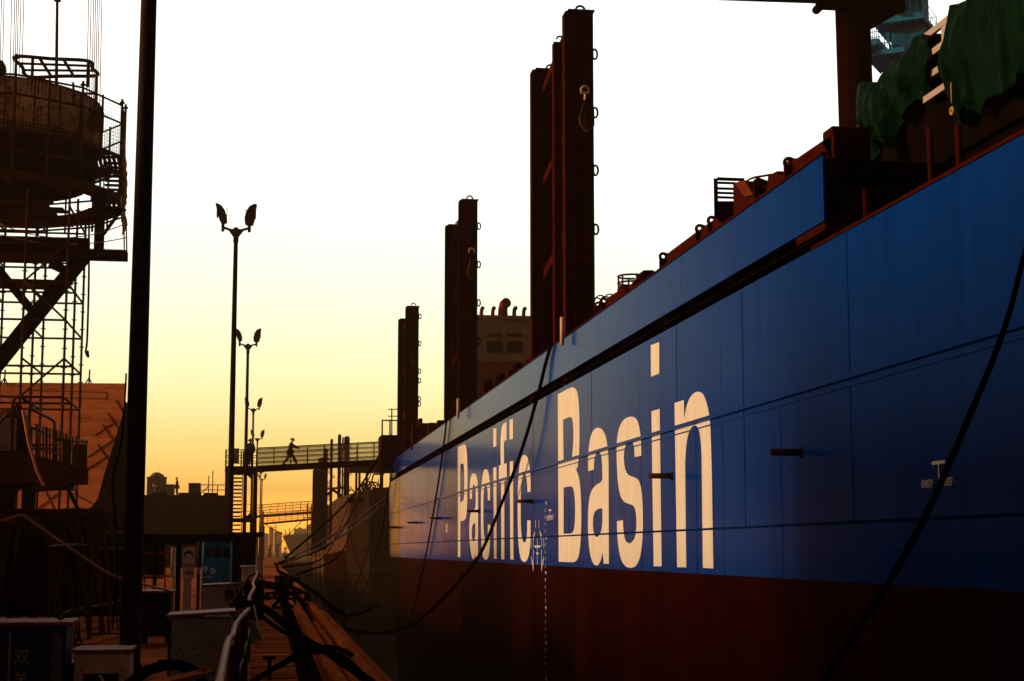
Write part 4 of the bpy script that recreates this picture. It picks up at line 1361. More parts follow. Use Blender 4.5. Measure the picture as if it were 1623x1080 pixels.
for u in (7, 141):
    b = MB()
    a = P(u, 608, HY + 0.5)
    b.tube([a, a + V((0.02, 0, 0.85))], 0.05, 5)
    b.bar(a + V((-0.25, 0, -0.1)), a + V((0, 0, 0.35)), 0.07)
    b.bar(a + V((0.2, 0, -0.1)), a + V((0, 0, 0.35)), 0.07)
    b.build("edge_post", M['rust_steel'], t)

# ================================================================== scaffold tower
sc = thing("scaffold_tower", (-10.2, 73, 0), "tall tube scaffold tower under the crane at the left", "scaffold")
XS, YS = (-12.05, -10.22, -8.5), (70.0, 73.0, 76.2)
ztop_s = 16.9
lifts = [8.0 + 1.62 * k_ for k_ in range(6)] + [0.4, 2.6, 4.4, 6.2]
for x in XS:
    for y in YS:
        b = MB()
        zt_ = ztop_s + random.uniform(-0.1, 0.4)
        b.tube([(x, y, 0), (x, y, zt_)], 0.055, 7)
        for z in [6.0 + 0.81 * k_ for k_ in range(14)]:
            b.tube([(x, y, z - 0.015), (x, y, z + 0.015)], 0.12, 7)
        b.build("standard", M['rust_steel'], sc)
for i, z in enumerate(lifts):
    b = MB()
    for y in YS:
        if (i + int(y)) % 4 != 3 or i in (0, 3):
            b.tube([(XS[0] - 1.5, y, z), (XS[2], y, z)], 0.048, 6)
    for x in XS:
        b.tube([(x, YS[0], z), (x, YS[2], z)], 0.048, 6)
    b.build("ledger", M['rust_steel'], sc)
b = MB()
for z0, s in ((8.0, 1), (11.24, -1), (12.86, 1)):
    b.tube([(XS[1], YS[0] - 0.06, z0), (XS[2], YS[0] - 0.06, z0 + 1.62)] if s > 0 else [(XS[2], YS[0] - 0.06, z0), (XS[1], YS[0] - 0.06, z0 + 1.62)], 0.045, 6)
b.build("diagonal_brace", M['rust_steel'], sc)
for zz_, y0, y1 in ((14.0, 70.2, 72.4), (13.4, 73.2, 75.9), (16.3, 70.3, 75.9)):
    b = MB()
    n_ = 9
    for k_ in range(n_):
        yy = y0 + (y1 - y0) * k_ / n_
        b.box(XS[0] - 1.6, XS[2] - (0.2 + 0.9 * random.random()), yy, yy + (y1 - y0) / n_ * 0.82, zz_ + random.uniform(0, .03), zz_ + 0.06)
    b.build("plank_deck", M['rust_steel'], sc)
b = MB()
a = P(137, 380, 73.5)
pts = [P(u, v, 73.6) for u, v in ((141, 330), (141, 420), (140, 480), (138, 540), (136, 558), (140, 566), (139, 556))]
b.tube(spline(pts, 6), 0.05, 6)
b.build("hanging_hose", M['rubber'], sc)

# ================================================================== crane: portal beam, legs, drum house, ring walkways
CY = 76.0
cr = thing("portal_crane", (P(-10, 800, CY).x, CY, 0), "rusty portal crane with a drum shaped house and scaffolded ring walkways, at the left", "crane")
def cbar(p, q, y, w_, name, m=M['black_steel'], d=0.5, ext=0):
    b_ = MB()
    b_.bar(P(*p, y), P(*q, y), d, w_, up=(0, 0, 1))
    return b_.build(name, m, cr)
b = MB()
pL, pR = P(-200, 390, 72.0), P(201.5, 403, 72.0)
zb0, zb1 = P(100, 412, 72).z, P(100, 379, 72).z
b.box(pL.x, P(140, 400, 72).x, 71.6, 72.6, zb0, zb1)
b.box(P(140, 400, 72).x, pR.x, 71.7, 72.5, P(150, 411, 72).z, P(150, 397, 72).z)
for k_ in range(14):
    x = P(140, 400, 72).x + (pR.x - P(140, 400, 72).x) * k_ / 14
    b.box(x, x + 0.04, 71.66, 71.7, P(150, 397, 72).z, P(150, 396, 72).z)
b.build("cross_beam", M['black_steel'], cr)
b = MB()
u0, u1 = P(149, 400, 72.2).x, P(164, 400, 72.2).x
b.box(u0, u1, 72.0, 72.4, P(150, 396, 72).z, P(150, 300, 72).z)
b.build("corner_column", M['black_steel'], cr)
cbar((-15, 590), (136, 402), 72.1, 0.62, "strut")
cbar((-10, 418), (50, 492), 72.1, 0.36, "strut")
b = MB()
b.bar(P(-60, 700, 72.1), P(-12, 585, 72.1), 0.5, 0.62)
b.build("strut", M['black_steel'], cr)
b = MB()
b.bar(P(80, 418, 72.6), P(110, 432, 72.6), 0.5, 0.35)
b.bar(P(164, 372, 72.2), P(193, 332, 72.2), 0.10, 0.14)
b.bar(P(165, 333, 72.2), P(200, 333, 72.2), 0.10, 0.12)
b.build("gusset", M['black_steel'], cr)
# drum house
cx = P(-10, 200, CY).x
rD = 168.0 / FPX * CY * 0.965
def ringpts(r_, z, n=40): return [V((cx + r_ * math.cos(2 * math.pi * k_ / n), CY + r_ * math.sin(2 * math.pi * k_ / n), z)) for k_ in range(n)]
zd0, zd1 = P(0, 229, CY).z, P(0, 166, CY).z
b = MB()
b.loft([ringpts(rD, zd0), ringpts(rD, zd1)], True, True)
drum = b.build("drum_house", M['drum'], cr)
b = MB()
for k_ in range(24):
    a = 2 * math.pi * k_ / 24
    c = V((cx + (rD + 0.02) * math.cos(a), CY + (rD + 0.02) * math.sin(a), 0))
    b.bar(c + V((0, 0, zd0)), c + V((0, 0, zd1)), 0.09, 0.05, up=(math.cos(a), math.sin(a), 0))
b.loft([ringpts(rD + 0.05, zd1), ringpts(rD + 0.05, zd1 + 0.08)], True)
b.loft([ringpts(rD + 0.10, zd0 - 0.1), ringpts(rD + 0.10, zd0)], True)
b.build("drum_rib", M['rust_steel'], drum)
b = MB()
b.loft([ringpts(rD * 0.60, P(0, 304, CY).z), ringpts(rD * 0.90, P(0, 292, CY).z), ringpts(rD * 0.99, P(0, 250, CY).z), ringpts(rD * 0.99, zd0 - 0.1)], True, False)
b.build("slewing_ring", M['black_steel'], cr)
b = MB()
b.tube([(cx, CY, 0), (cx, CY, P(0, 304, CY).z)], rD * 0.075, 20)
b.build("centre_post", M['black_steel'], cr)
# ring walkways (12-sided), rails, posts, net
rW = 208.0 / FPX * CY * 0.985
def poly(r_, n=12, ph=0.30): return [(cx + r_ * math.cos(2 * math.pi * k_ / n + ph), CY + r_ * math.sin(2 * math.pi * k_ / n + ph)) for k_ in range(n)]
pw = poly(rW)
for v, thick in ((254, 0.12), (318, 0.35)):
    z = P(100, v, CY).z
    b = MB()
    inner = poly(rD * 0.985)
    for k_ in range(12):
        a, c = pw[k_], pw[(k_ + 1) % 12]
        ia, ic = inner[k_], inner[(k_ + 1) % 12]
        for q in range(6):
            f0, f1 = q / 6.0, (q + 0.72) / 6.0
            L4 = [V((ia[0] + (a[0] - ia[0]) * f, ia[1] + (a[1] - ia[1]) * f, z)) for f in (f0, f1)] + [V((ic[0] + (c[0] - ic[0]) * f, ic[1] + (c[1] - ic[1]) * f, z)) for f in (f1, f0)]
            b.prism(L4, (0, 0, 0.05))
        b.bar((a[0], a[1], z - 0.06), (c[0], c[1], z - 0.06), 0.08, thick)
        b.bar((ia[0], ia[1], z - 0.08), (a[0], a[1], z - 0.08), 0.08, thick)
    b.build("ring_walkway", M['rust_steel'], cr)
zr = [P(100, v, CY).z for v in (176, 204, 256, 286, 330)]
b = MB()
for z in zr:
    for k_ in range(12):
        a, c = pw[k_], pw[(k_ + 1) % 12]
        b.tube([(a[0], a[1], z), (c[0], c[1], z)], 0.05, 6)
b.build("ring_rail", M['rust_steel'], cr)
for k_ in range(12):
    b = MB()
    a = pw[k_]
    zt_ = P(100, 176, CY).z + random.choice((0.3, 0.5, 0.9))
    b.tube([(a[0], a[1], P(0, 335, CY).z), (a[0], a[1], zt_)], 0.06, 7)
    b.tube([(a[0], a[1], zt_ - 0.2), (a[0], a[1], zt_ - 0.14)], 0.13, 7)
    m2 = ((a[0] + pw[(k_ + 1) % 12][0]) / 2, (a[1] + pw[(k_ + 1) % 12][1]) / 2)
    b.tube([(m2[0], m2[1], P(0, 335, CY).z), (m2[0], m2[1], zr[0] + 0.1)], 0.05, 7)
    b.build("ring_post", M['rust_steel'], cr)
b = MB()
for k_ in range(12):
    a, c = V((*pw[k_], 0)), V((*pw[(k_ + 1) % 12], 0))
    ln = (c - a).length
    n_ = int(ln / 0.16)
    for q in range(n_ + 1):
        p = a.lerp(c, q / n_)
        b.tube([p + V((0, 0, zr[2])), p + V((0, 0, zr[0]))], 0.008, 3, caps=False)
    for q in range(15):
        z = zr[2] + (zr[0] - zr[2]) * q / 14
        b.tube([a + V((0, 0, z)), a.lerp(c, .5) + V((0, 0, z - 0.05)), c + V((0, 0, z))], 0.008, 3, caps=False)
b.build("safety_net", M['wire'], cr)
# hanging rag of netting and ladders between the rings on the right
b = MB()
for k_ in range(11):
    z = P(0, 262 + k_ * 7, CY).z
    a = P(166, 262 + k_ * 7, CY - 1)
    b.box(a.x, a.x + 0.62, CY - 1.1, CY - 0.85, z, z + 0.08)
for dx in (-0.04, 0.64):
    b.bar(P(166, 258, CY - 1) + V((dx, 0, 0)), P(166, 335, CY - 1) + V((dx, 0, 0)), 0.05, 0.12)
b.build("ring_stair", M['rust_steel'], cr)
b = MB()
pts = [P(u, v, CY - 1.5) for u, v in ((195, 222), (197, 262), (199, 300), (196, 330), (198, 352), (195, 372))]
b.tube(spline(pts, 6), [0.05 + 0.10 * random.random() for _ in range(31)], 6)
b.tube([P(200, 352, 72.1), P(201, 398, 72.1)], 0.035, 6)
b.tube([P(196, 336, 72.1), P(197, 396, 72.1)], 0.035, 6)
b.build("loose_netting", M['wire'], cr)
b = MB()
b.tube(catenary(P(0, 355, 71), P(196, 356, 72), 0.6, 24), 0.022, 5)
b.tube(catenary(P(0, 372, 71), P(200, 377, 72), 0.35, 24), 0.022, 5)
b.build("slack_wire", M['wire'], cr)
# roof frame on top of the drum
b = MB()
y0, y1 = CY - 4.6, CY - 1.2
zc = P(90, 104, y0).z
def fp(u, y): return P(u, 120, y).x
fr = [V((fp(45, y0), y0, zc)), V((fp(153, y0), y0, zc)), V((fp(140, y1) + 0.9, y1, zc)), V((fp(22, y1), y1, zc))]
A_, B_, C2, D_ = P(24, 90, y0), P(140, 97, y0), P(153, 120, y1), P(46, 122, y1)
b.tube(spline([A_, A_.lerp(B_, .5), B_, B_.lerp(C2, .5), C2, C2.lerp(D_, .5), D_, D_.lerp(A_, .5)], 6, True) + [A_], 0.085, 6)
for f in (0.33, 0.66):
    b.tube([A_.lerp(D_, f), B_.lerp(C2, f)], 0.06, 6)
    b.tube([A_.lerp(B_, f), D_.lerp(C2, f)], 0.07, 6)
for p in (A_.lerp(B_, 0.24), D_.lerp(C2, 0.22), B_, C2):
    b.tube([V((p.x, p.y, zd1 - 0.3)), p], 0.075, 6)
a, c = D_.lerp(C2, 0.22), C2
zm = P(0, 143, CY - 1.2).z
b.tube([V((a.x, a.y, zm)), V((c.x, c.y, zm))], 0.06, 6)
b.build("roof_frame", M['rust_steel'], cr)
b = MB()
p = P(117, 168, CY - 3.5)
b.tube([p, P(116, 131, CY - 3.5)], 0.06, 6)
b.ring(P(117, 152, CY - 3.5), 0.08, 0.05, 'y', 8)
b.build("vent_rod", M['rust_steel'], cr)
b = MB()
p = P(89, 170, CY)
b.tube([p, P(91, -30, CY)], [0.085, 0.06], 8)
b.ring(P(91, 1, CY), 0.12, 0.06, 'z', 8)
b.build("aerial_rod", M['rust_steel'], cr)
for u, v in ((24, 152), (153, 178)):
    b = MB()
    p = P(u, v, CY - 2)
    b.rbox((p.x, p.y, p.z - 0.9), 0.65, 0.5, 1.0, 0, 0.06)
    for k_ in range(4):
        b.tube([p + V((-0.25 + 0.16 * k_, 0, 0.0)), p + V((-0.25 + 0.16 * k_, 0, 0.28))], 0.05, 6)
    b.build("sheave_block", M['black_steel'], cr, bevel=0.04)
b = MB()
b.prism([P(u, v, CY - 2.4) for u, v in ((-12, 165), (-12, 95), (-2, 93), (6, 97), (7, 108), (1, 114), (2, 128), (9, 136), (14, 150), (14, 165))], (0, 0.8, 0))
b.build("winch_head", M['rust_steel'], cr, bevel=0.08)
b = MB()
for u in (15, 20, 23, 26, 30, 34.5):
    b.tube([P(u * 0.95 + 1, 150, CY - 2), P(u + 4, -30, CY - 2)], 0.020, 5)
for u in (0, 4):
    b.tube([P(u, 110, CY - 2), P(u + 3, -30, CY - 2)], 0.020, 5)
for u in (137, 141, 145, 148, 151, 154, 158):
    b.tube([P(u, 175, CY - 2), P(u + 4, -30, CY - 2)], 0.020, 5)
b.build("hoist_rope", M['wire'], cr)

# ---- lower platform with red fascia in front
LY = 54.0
def YU(u): return LY + (u - 30) / 110.0 * (LY * 157.0 / 127.0 - LY)
pf = thing("crane_platform", (P(60, 800, LY).x, LY, 0), "dark platform with red fascia, railings and square legs before the brown hull section", "platform")
zP = P(140, 745, LY).z
b = MB()
pb_ = P(30, 715, LY)
pa_ = V((-14, LY, pb_.z))
yc = LY * 157.0 / 127.0
pc_ = P(140.5, 744, yc)
b.prism([pb_, pc_, pc_ + V((0, 0, -0.62)), pb_ + V((0, 0, -1.05))], (-0.12, 0, 0))
b.prism([pa_, pb_ + V((-0.121, 0, 0)), pb_ + V((-0.121, 0, -1.05)), pa_ + V((0, 0, -1.05))], (0, 0.12, 0))
b.build("fascia", M['primer_red'], pf)
b = MB()
top = [V((-14, LY + 0.13, pb_.z - 0.3)), V((pb_.x - 0.13, LY + 0.13, pb_.z - 0.3)), V((pc_.x - 0.13, yc - 0.05, pc_.z - 0.3)), V((-14, yc, pb_.z - 0.3))]
bot = [p + V((0, 0, -0.7 if i != 2 else -0.3)) for i, p in enumerate(top)]
b.loft([bot, top])
b.build("platform_deck", M['deck_dark'], pf)
b = MB()
b.tube([P(50, 776, LY - 1), P(105, 772, LY - 1), P(118, 768, LY - 1)], 0.09, 8)
for u in (10, 46):
    p = P(u, 775, LY + 0.5)
    w_ = 0.19 if u == 46 else 0.26
    b.box(p.x - w_, p.x + w_, LY + 0.3, LY + 0.7, 0, p.z + 0.2)
b.prism([P(u, v, LY + 0.35) for u, v in ((21, 776), (30, 776), (21, 786))], (0, .2, 0))
b.prism([P(u, v, LY + 0.35) for u, v in ((52, 776), (60, 776), (52, 786))], (0, .2, 0))
b.bar(P(108, 776, LY), P(126, 812, LY), 0.09, 0.12)
b.bar(P(-4, 800, LY), P(20, 777, LY), 0.3, 0.3)
b.build("leg", M['black_steel'], pf)
b = MB()
def rail(p, q, y0, y1, r_=0.035): b.tube([P(*p, y0), P(*q, y1)], r_, 6)
pts = [P(u, v, YU(u)) for u, v in ((46, 722), (46, 660), (48, 642), (52, 650), (80, 664), (86, 669), (87, 690), (87, 732))]
b.tube(pts, 0.055, 6)
rail((52, 679), (85, 692), YU(52), YU(85)); rail((50, 705), (95, 722), YU(50), YU(95)); rail((88, 697), (138, 700), YU(88), YU(138), 0.06)
for k_ in range(16):
    u = 58 + k_ * 5.2
    v0 = 722 + (u - 58) * 0.27
    v1 = 672 + (u - 58) * 0.33
    b.tube([P(u, v0 + 4, YU(u)), P(u, v1, YU(u))], 0.035 if k_ % 3 else 0.055, 5)
b.tube([P(18, 720, LY + 2), P(20, 640, LY + 2), P(24, 630, LY + 2), P(36, 629, LY + 2), P(42, 640, LY + 2)], 0.06, 6)
b.tube([P(-5, 674, LY + 2), P(34, 636, LY + 2)], 0.05, 6)
b.tube([P(-5, 655, LY + 3), P(22, 648, LY + 3), P(28, 660, LY + 3)], 0.07, 6)
b.tube([P(-5, 661, LY + 3), P(30, 661, LY + 3)], 0.035, 6)
b.build("platform_railing", M['rust_steel'], pf)
for k_ in range(7):
    b = MB()
    p = P(28 + k_ * 3.2, 720 - k_ % 2 * 4, LY + 2.5)
    b.box(p.x - 0.06, p.x + 0.06, LY + 2.4, LY + 2.6, p.z - 0.3, P(0, 640 + k_ * 6, LY + 2.5).z)
    b.build("upright_bar", M['rust_steel'], pf)
for q_, s_ in ((P(103, 738, YU(103)), 0.4), (P(124, 742, YU(120)), 0.5)):
    b = MB()
    b.rbox(q_, s_, 0.5, 0.9, 0.15, 0.05)
    b.build("switch_box", M['rust_steel'], pf)
b = MB()
p, q = P(-10, 720, LY + 4), P(26, 650, LY + 4)
b.box(p.x, q.x, LY + 4, LY + 6, p.z - 0.8, q.z)
b.box(q.x, q.x + 0.06, LY + 3.97, LY + 6.02, p.z - 0.8, q.z + 0.06)
b.build("control_cabin", M['superstructure'], pf)
b = MB()
b.tube([P(36, 650, LY - 0.5), P(45, 700, LY - 0.5), P(58, 745, LY - 0.5), P(93, 822, LY - 0.5)], 0.05, 6)
b.build("slanted_pole", M['rail_pipe'], pf)
# dark bogie girder along the ground under the crane
t = thing("rail_girder", (P(70, 830, 62).x, 62, 0), "low dark girder on the ground below the brown hull section", "girder")
b = MB()
p, q = P(-80, 811, 62), P(160, 811, 62)
b.box(p.x, q.x, 62, 64, P(0, 880, 62).z, p.z)
b.box(p.x, q.x, 61.8, 64.2, p.z, p.z + 0.08)
for k_ in range(11):
    x = p.x + (q.x - p.x) * k_ / 11
    b.box(x, x + 0.12, 61.85, 62, P(0, 880, 62).z, p.z - 0.02)
for u in (-40, 20, 80, 140):
    x = P(u, 811, 62).x
    b.box(x - 0.3, x + 0.3, 62.2, 63.8, 0, P(0, 880, 62).z)
b.build("girder_web", M['black_steel'], t)

# ================================================================== quay edge: timbers, planks, handrail
def G(u, v): return PZ(u, v, 0.0)
b = MB()
for k_ in range(150):
    y = 9.0 + k_ * 0.30
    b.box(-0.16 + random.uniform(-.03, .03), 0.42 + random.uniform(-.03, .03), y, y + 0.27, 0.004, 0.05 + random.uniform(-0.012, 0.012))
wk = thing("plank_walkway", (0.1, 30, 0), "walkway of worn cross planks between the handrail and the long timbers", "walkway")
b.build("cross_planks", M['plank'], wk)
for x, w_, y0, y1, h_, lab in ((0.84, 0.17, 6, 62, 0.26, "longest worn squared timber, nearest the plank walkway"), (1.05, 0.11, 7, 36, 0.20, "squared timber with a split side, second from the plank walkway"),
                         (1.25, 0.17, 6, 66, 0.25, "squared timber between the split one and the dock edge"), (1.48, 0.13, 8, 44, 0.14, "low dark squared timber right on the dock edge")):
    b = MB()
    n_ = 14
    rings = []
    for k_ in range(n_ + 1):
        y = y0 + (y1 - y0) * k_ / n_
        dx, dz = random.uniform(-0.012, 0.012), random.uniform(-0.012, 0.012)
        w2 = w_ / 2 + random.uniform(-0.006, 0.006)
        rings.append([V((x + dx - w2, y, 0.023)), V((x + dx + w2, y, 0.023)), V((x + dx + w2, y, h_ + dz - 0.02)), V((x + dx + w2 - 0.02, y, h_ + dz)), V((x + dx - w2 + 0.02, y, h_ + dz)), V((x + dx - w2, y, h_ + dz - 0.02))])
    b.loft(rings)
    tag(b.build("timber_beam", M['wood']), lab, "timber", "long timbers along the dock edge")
b = MB()
for k_ in range(7):
    y = 11 + k_ * 6.3
    b.box(0.48, 0.72, y, y + 0.12, 0.031, 0.10 + 0.02 * (k_ % 2))
b.box(0.45, 1.58, 6, 66, 0.002, 0.02)  # black sheet painting in the shade of the trench and the gaps between timbers
tag(b.build("gap_shade_strip", M['black_steel']), "black strip painting in the shade of the trench and timber gaps, with cross pieces", "shade strip")

hr = thing("handrail", (-0.25, 20, 0), "bent rusty pipe handrail running along the quay beside the plank walkway", "handrail")
pts = [(-0.225, 7.4, 0.96), (-0.232, 8.75, 1.0), (-0.262, 11.5, 1.02), (-0.285, 13.6, 0.99), (-0.27, 14.2, 0.985), (-0.275, 16.1, 1.0), (-0.235, 18.5, 1.0), (-0.20, 20.7, 1.0), (-0.235, 25, 1.02), (-0.20, 29, 1.05), (-0.26, 34, 1.04), (-0.25, 44, 1.05), (-0.28, 56, 1.0)]
b = MB()
b.tube(spline(pts, 5), [0.024 + 0.003 * random.random() for _ in range(61)], 10)
b.build("top_pipe", M['rail_pipe'], hr)
for y in (12.6, 15.2, 18.6, 22, 26, 31, 37, 44, 52):
    b = MB()
    b.tube([(-0.24, y, 0), (-0.25, y, 1.0)], 0.026, 8)
    b.tube([(-0.24, y, 0), (-0.24, y, 0.02)], 0.07, 8)
    b.build("post", M['rust_steel'], hr)
b = MB()
b.tube(spline([(-0.24, 9, 0.52), (-0.25, 16, 0.5), (-0.23, 24, 0.52), (-0.25, 52, 0.5)], 6), 0.018, 6)
b.build("mid_pipe", M['rust_steel'], hr)

# ================================================================== cabinets and machines on the quay
def cabinet(u0, u1, vt, y, depth, body, top, label, name="equipment_cabinet", cat="cabinet", over=0.06, slope=0.0, front=None, z0=0.03):
    a, c = P(u0, vt, y), P(u1, vt, y)
    t = thing(name, ((a.x + c.x) / 2, y + depth / 2, 0), label, cat, "machine cabinets along the quay")
    w_ = c.x - a.x
    zt_ = a.z
    b = MB()
    b.rbox(((a.x + c.x) / 2, y + depth / 2, z0 + 0.05), w_, depth, zt_ - z0 - 0.05, 0, 0.015)
    b.build("body", M[body], t)
    b = MB()
    for sx in (0.12, 0.88):
        b.box(a.x + w_ * sx - 0.03, a.x + w_ * sx + 0.03, y + 0.03, y + depth - 0.03, 0.004, z0 + 0.05)
    b.build("skid", M['black_steel'], t)
    b = MB()
    rings = []
    for x, dz in ((a.x - over, 0), (c.x + over, slope)):
        rings.append([V((x, y - over, zt_ + dz)), V((x, y + depth + over, zt_ + dz)), V((x, y + depth + over, zt_ + 0.045 + dz)), V((x, y - over, zt_ + 0.035 + dz))])
    b.loft(rings)
    b.build("top_plate", M[top], t, bevel=0.008)
    if front: front(t, a, c, y, zt_, w_)
    return t

def f_blue(t, a, c, y, zt_, w_):
    for x0_, x1_ in ((a.x + 0.02, a.x + w_ * 0.20), (a.x + w_ * 0.64, a.x + w_ * 0.80)):
        b = MB()
        for k_ in range(17):
            z = zt_ - 0.10 - k_ * 0.038
            b.prism([V((x0_, y - 0.003, z)), V((x0_, y - 0.022, z - 0.016)), V((x0_, y - 0.003, z - 0.022))], (x1_ - x0_, 0, 0))
        b.build("louvre", M['grey_plate'], t)
    b = MB()
    b.box(a.x + w_ * 0.205, a.x + w_ * 0.235, y - 0.012, y - 0.002, 0.15, zt_ - 0.06)
    b.build("trim_strip", M['cabinet_grey'], t)
    b = MB()
    for k_ in range(6):
        x = c.x - 0.13 + k_ * 0.018
        b.tube([(x, y - 0.012, zt_ - 0.08), (x + 0.004, y - 0.012, 0.3)], 0.004, 5)
    b.build("side_rib", M['cabinet_grey'], t)
    xg = a.x + w_ * 0.275
    letters("双", "painted_character", M['yellow_paint'], t, (xg, y - 0.006, zt_ - 0.36), (1, 0, 0), (0, 0, 1), 0.115)
    letters("羊", "painted_character", M['yellow_paint'], t, (xg, y - 0.006, zt_ - 0.58), (1, 0, 0), (0, 0, 1), 0.115)
def lifting_rings(t, xs, y, z):
    for x in xs:
        b = MB()
        b.ring((x, y, z + 0.04), 0.032, 0.011, 'y', 14)
        b.build("lifting_ring", M['black_steel'], t)
t = cabinet(-8, 105, 992, 17.0, 0.62, 'cabinet_blue', 'rust_top', "dark blue machine cabinet with louvres and yellow characters at the lower left", front=f_blue, slope=0.0)
lifting_rings(t, (P(95, 990, 17.0).x,), 17.05, P(95, 990, 17).z + 0.04)

def f_cream(t, a, c, y, zt_, w_):
    b = MB()
    m_ = 0.055
    for x0_, x1_, z0_, z1_ in ((a.x + 0.012, c.x - 0.012, zt_ - 0.035 - m_, zt_ - 0.035), (a.x + 0.012, c.x - 0.012, 0.10, 0.15), (a.x + 0.012, a.x + 0.012 + m_, 0.15, zt_ - 0.035 - m_), (c.x - 0.012 - m_, c.x - 0.012, 0.15, zt_ - 0.035 - m_)):
        b.box(x0_, x1_, y - 0.016, y - 0.002, z0_, z1_)
    b.build("front_frame", M['cabinet_cream'], t)
    b = MB()
    b.box(a.x + 0.10, c.x - 0.10, y - 0.010, y - 0.002, 0.16, zt_ - 0.2)
    b.build("dark_window", M['glass_dark'], t)
    b = MB()
    for zz_ in (zt_ - 0.17, zt_ - 0.28, zt_ - 0.37):
        for x in (a.x + 0.085, c.x - 0.085):
            b.tube([(x, y - 0.014, zz_), (x, y - 0.002, zz_)], 0.010, 8)
    b.build("screw", M['rust_steel'], t)
t = cabinet(117, 205, 1036, 17.2, 0.60, 'cabinet_cream', 'rust_top', "pale cream cabinet with framed front and dark window at the foot of the mast", front=f_cream, over=0.025)
lifting_rings(t, (P(122, 1030, 17.2).x, P(203, 1030, 17.2).x), 17.3, P(120, 1030, 17.2).z + 0.03)
b = MB()
b.tube(spline([P(u, v, 17.0) for u, v in ((157, 1071), (160, 1074), (163, 1079), (164, 1090), (160, 1110))], 5), 0.012, 8)
b.build("white_cable", M['cabinet_cream'], t)
cabinet(84, 116, 1060, 17.5, 0.4, 'grey_plate', 'rust_top', "small low grey box with rusty lid between the blue and the cream cabinet", over=0.05, slope=0.03)

def f_rusty(t, a, c, y, zt_, w_):
    b = MB()
    for dx, dz in ((0.12, 0.34), (0.26, 0.34), (0.13, 0.50), (0.20, 0.57), (0.45, 0.28), (0.33, 0.42)):
        b.tube([(a.x + dx, y - 0.004, zt_ - dz), (a.x + dx, y - 0.0005, zt_ - dz)], 0.012, 7)
    b.build("bolt", M['rust_steel'], t)
    b = MB()
    b.box(a.x - 0.02, a.x + 0.012, y - 0.018, y - 0.001, 0.1, zt_ - 0.02)
    b.build("edge_trim", M['black_steel'], t)
    b = MB()
    b.tube([(a.x - 0.03, y - 0.02, 0.47), (a.x + 0.03, y - 0.02, 0.47)], 0.02, 8)
    b.build("latch", M['rust_steel'], t)
cabinet(270, 367, 980, 19.0, 0.62, 'cabinet_grey', 'rust_top', "largest grey green cabinet with a rusty overhanging lid beside the handrail", front=f_rusty, over=0.045, slope=0.045)
cabinet(223, 272, 940, 30.3, 0.75, 'cabinet_black', 'rust_top', "black cabinet with a thin rusty lid right of the mast", over=0.03, z0=0.12)
def f_hooks(t, a, c, y, zt_, w_):
    for k_ in range(5):
        b = MB()
        x = c.x - 0.28 + k_ * 0.075
        b.tube(spline([V((x, y - 0.05, zt_ + 0.08)), V((x + 0.06, y - 0.10, zt_ + 0.10)), V((x + 0.13, y - 0.12, zt_ + 0.0)), V((x + 0.16, y - 0.10, zt_ - 0.25)), V((x + 0.17, y - 0.1, zt_ - 0.75))], 5), 0.014, 6)
        b.build("hooked_lead", M['rubber'], t)
    b = MB()
    b.rbox((c.x - 0.30, y - 0.08, zt_ - 0.28), 0.2, 0.1, 0.22, 0.1, 0.02)
    b.build("socket_box", M['rust_steel'], t)
cabinet(322, 386, 930, 37, 0.8, 'cabinet_grey', 'rust_top', "grey cabinet with rusty lid and cable leads hooked over its right side", front=f_hooks, over=0.05, slope=0.05)
cabinet(384, 405, 899, 58, 1.0, 'cabinet_grey', 'cabinet_grey', "small grey cabinet behind the handrail at the far end of the sheds", over=0.08)
# ================================================================== open shed with posts, blue banner, sign
SY = 46.0
sh = thing("open_shed", (P(290, 850, SY).x, SY + 2, 0), "open shed with a dark flat roof on thin posts before the steel block", "shed")
b = MB()
p, q = P(190, 852, SY), P(374, 847, SY)
b.box(p.x - 3, q.x, SY - 0.2, SY + 5, p.z - 0.12, p.z + 0.06)
b.box(p.x - 3, q.x, SY - 0.26, SY - 0.2, p.z - 0.2, p.z + 0.09)
b.build("flat_roof", M['black_steel'], sh)
for u, w_, yy in ((284, 0.12, SY), (316, 0.075, SY - 0.4), (375, 0.09, SY), (247, 0.10, SY + 3), (361, 0.10, SY + 2.5)):
    b = MB()
    x = P(u, 850, yy).x
    b.tube([(x, yy, 0), (x, yy, p.z - 0.1)], w_ * 0.6, 10)
    b.build("post", M['rust_steel'] if u == 316 else M['black_steel'], sh)
b = MB()
for z in (1.62, 0.95):
    b.tube([(P(200, 850, SY + 3).x, SY + 3, z), (P(284, 850, SY + 3).x, SY + 3, z)], 0.03, 6)
b.build("cross_pipe", M['rail_pipe'], sh)
b = MB()
b.box(P(226, 850, SY + 4.6).x, P(262, 850, SY + 4.6).x, SY + 4.5, SY + 4.6, 0.85, 1.9)
b.build("back_panel", M['cabinet_black'], sh)
b = MB()
p0, p1 = P(321, 862, 44), P(366, 862, 44)
ban = thing("blue_cabin", ((p0.x + p1.x) / 2, 45, 0), "blue site cabin with white numerals on its front under the shed roof", "cabin")
b.rbox(((p0.x + p1.x) / 2, 45, 0.1), p1.x - p0.x, 2.0, P(340, 858, 44).z - 0.1, 0, 0.03)
b.build("cabin_body", M['banner_blue'], ban)
b = MB()
z_ = P(340, 862, 44).z
for f in (0.1, 0.45, 0.75):
    b.box(p0.x + (p1.x - p0.x) * f, p0.x + (p1.x - p0.x) * f + 0.16, 43.96, 43.99, z_ - 0.35, z_ - 0.10)
b.box(p0.x - 0.05, p1.x + 0.05, 43.9, 46.05, z_ + 0.07, z_ + 0.12)
b.build("cabin_trim", M['cabinet_black'], ban)
o_ = P(314, 912, 43.98)
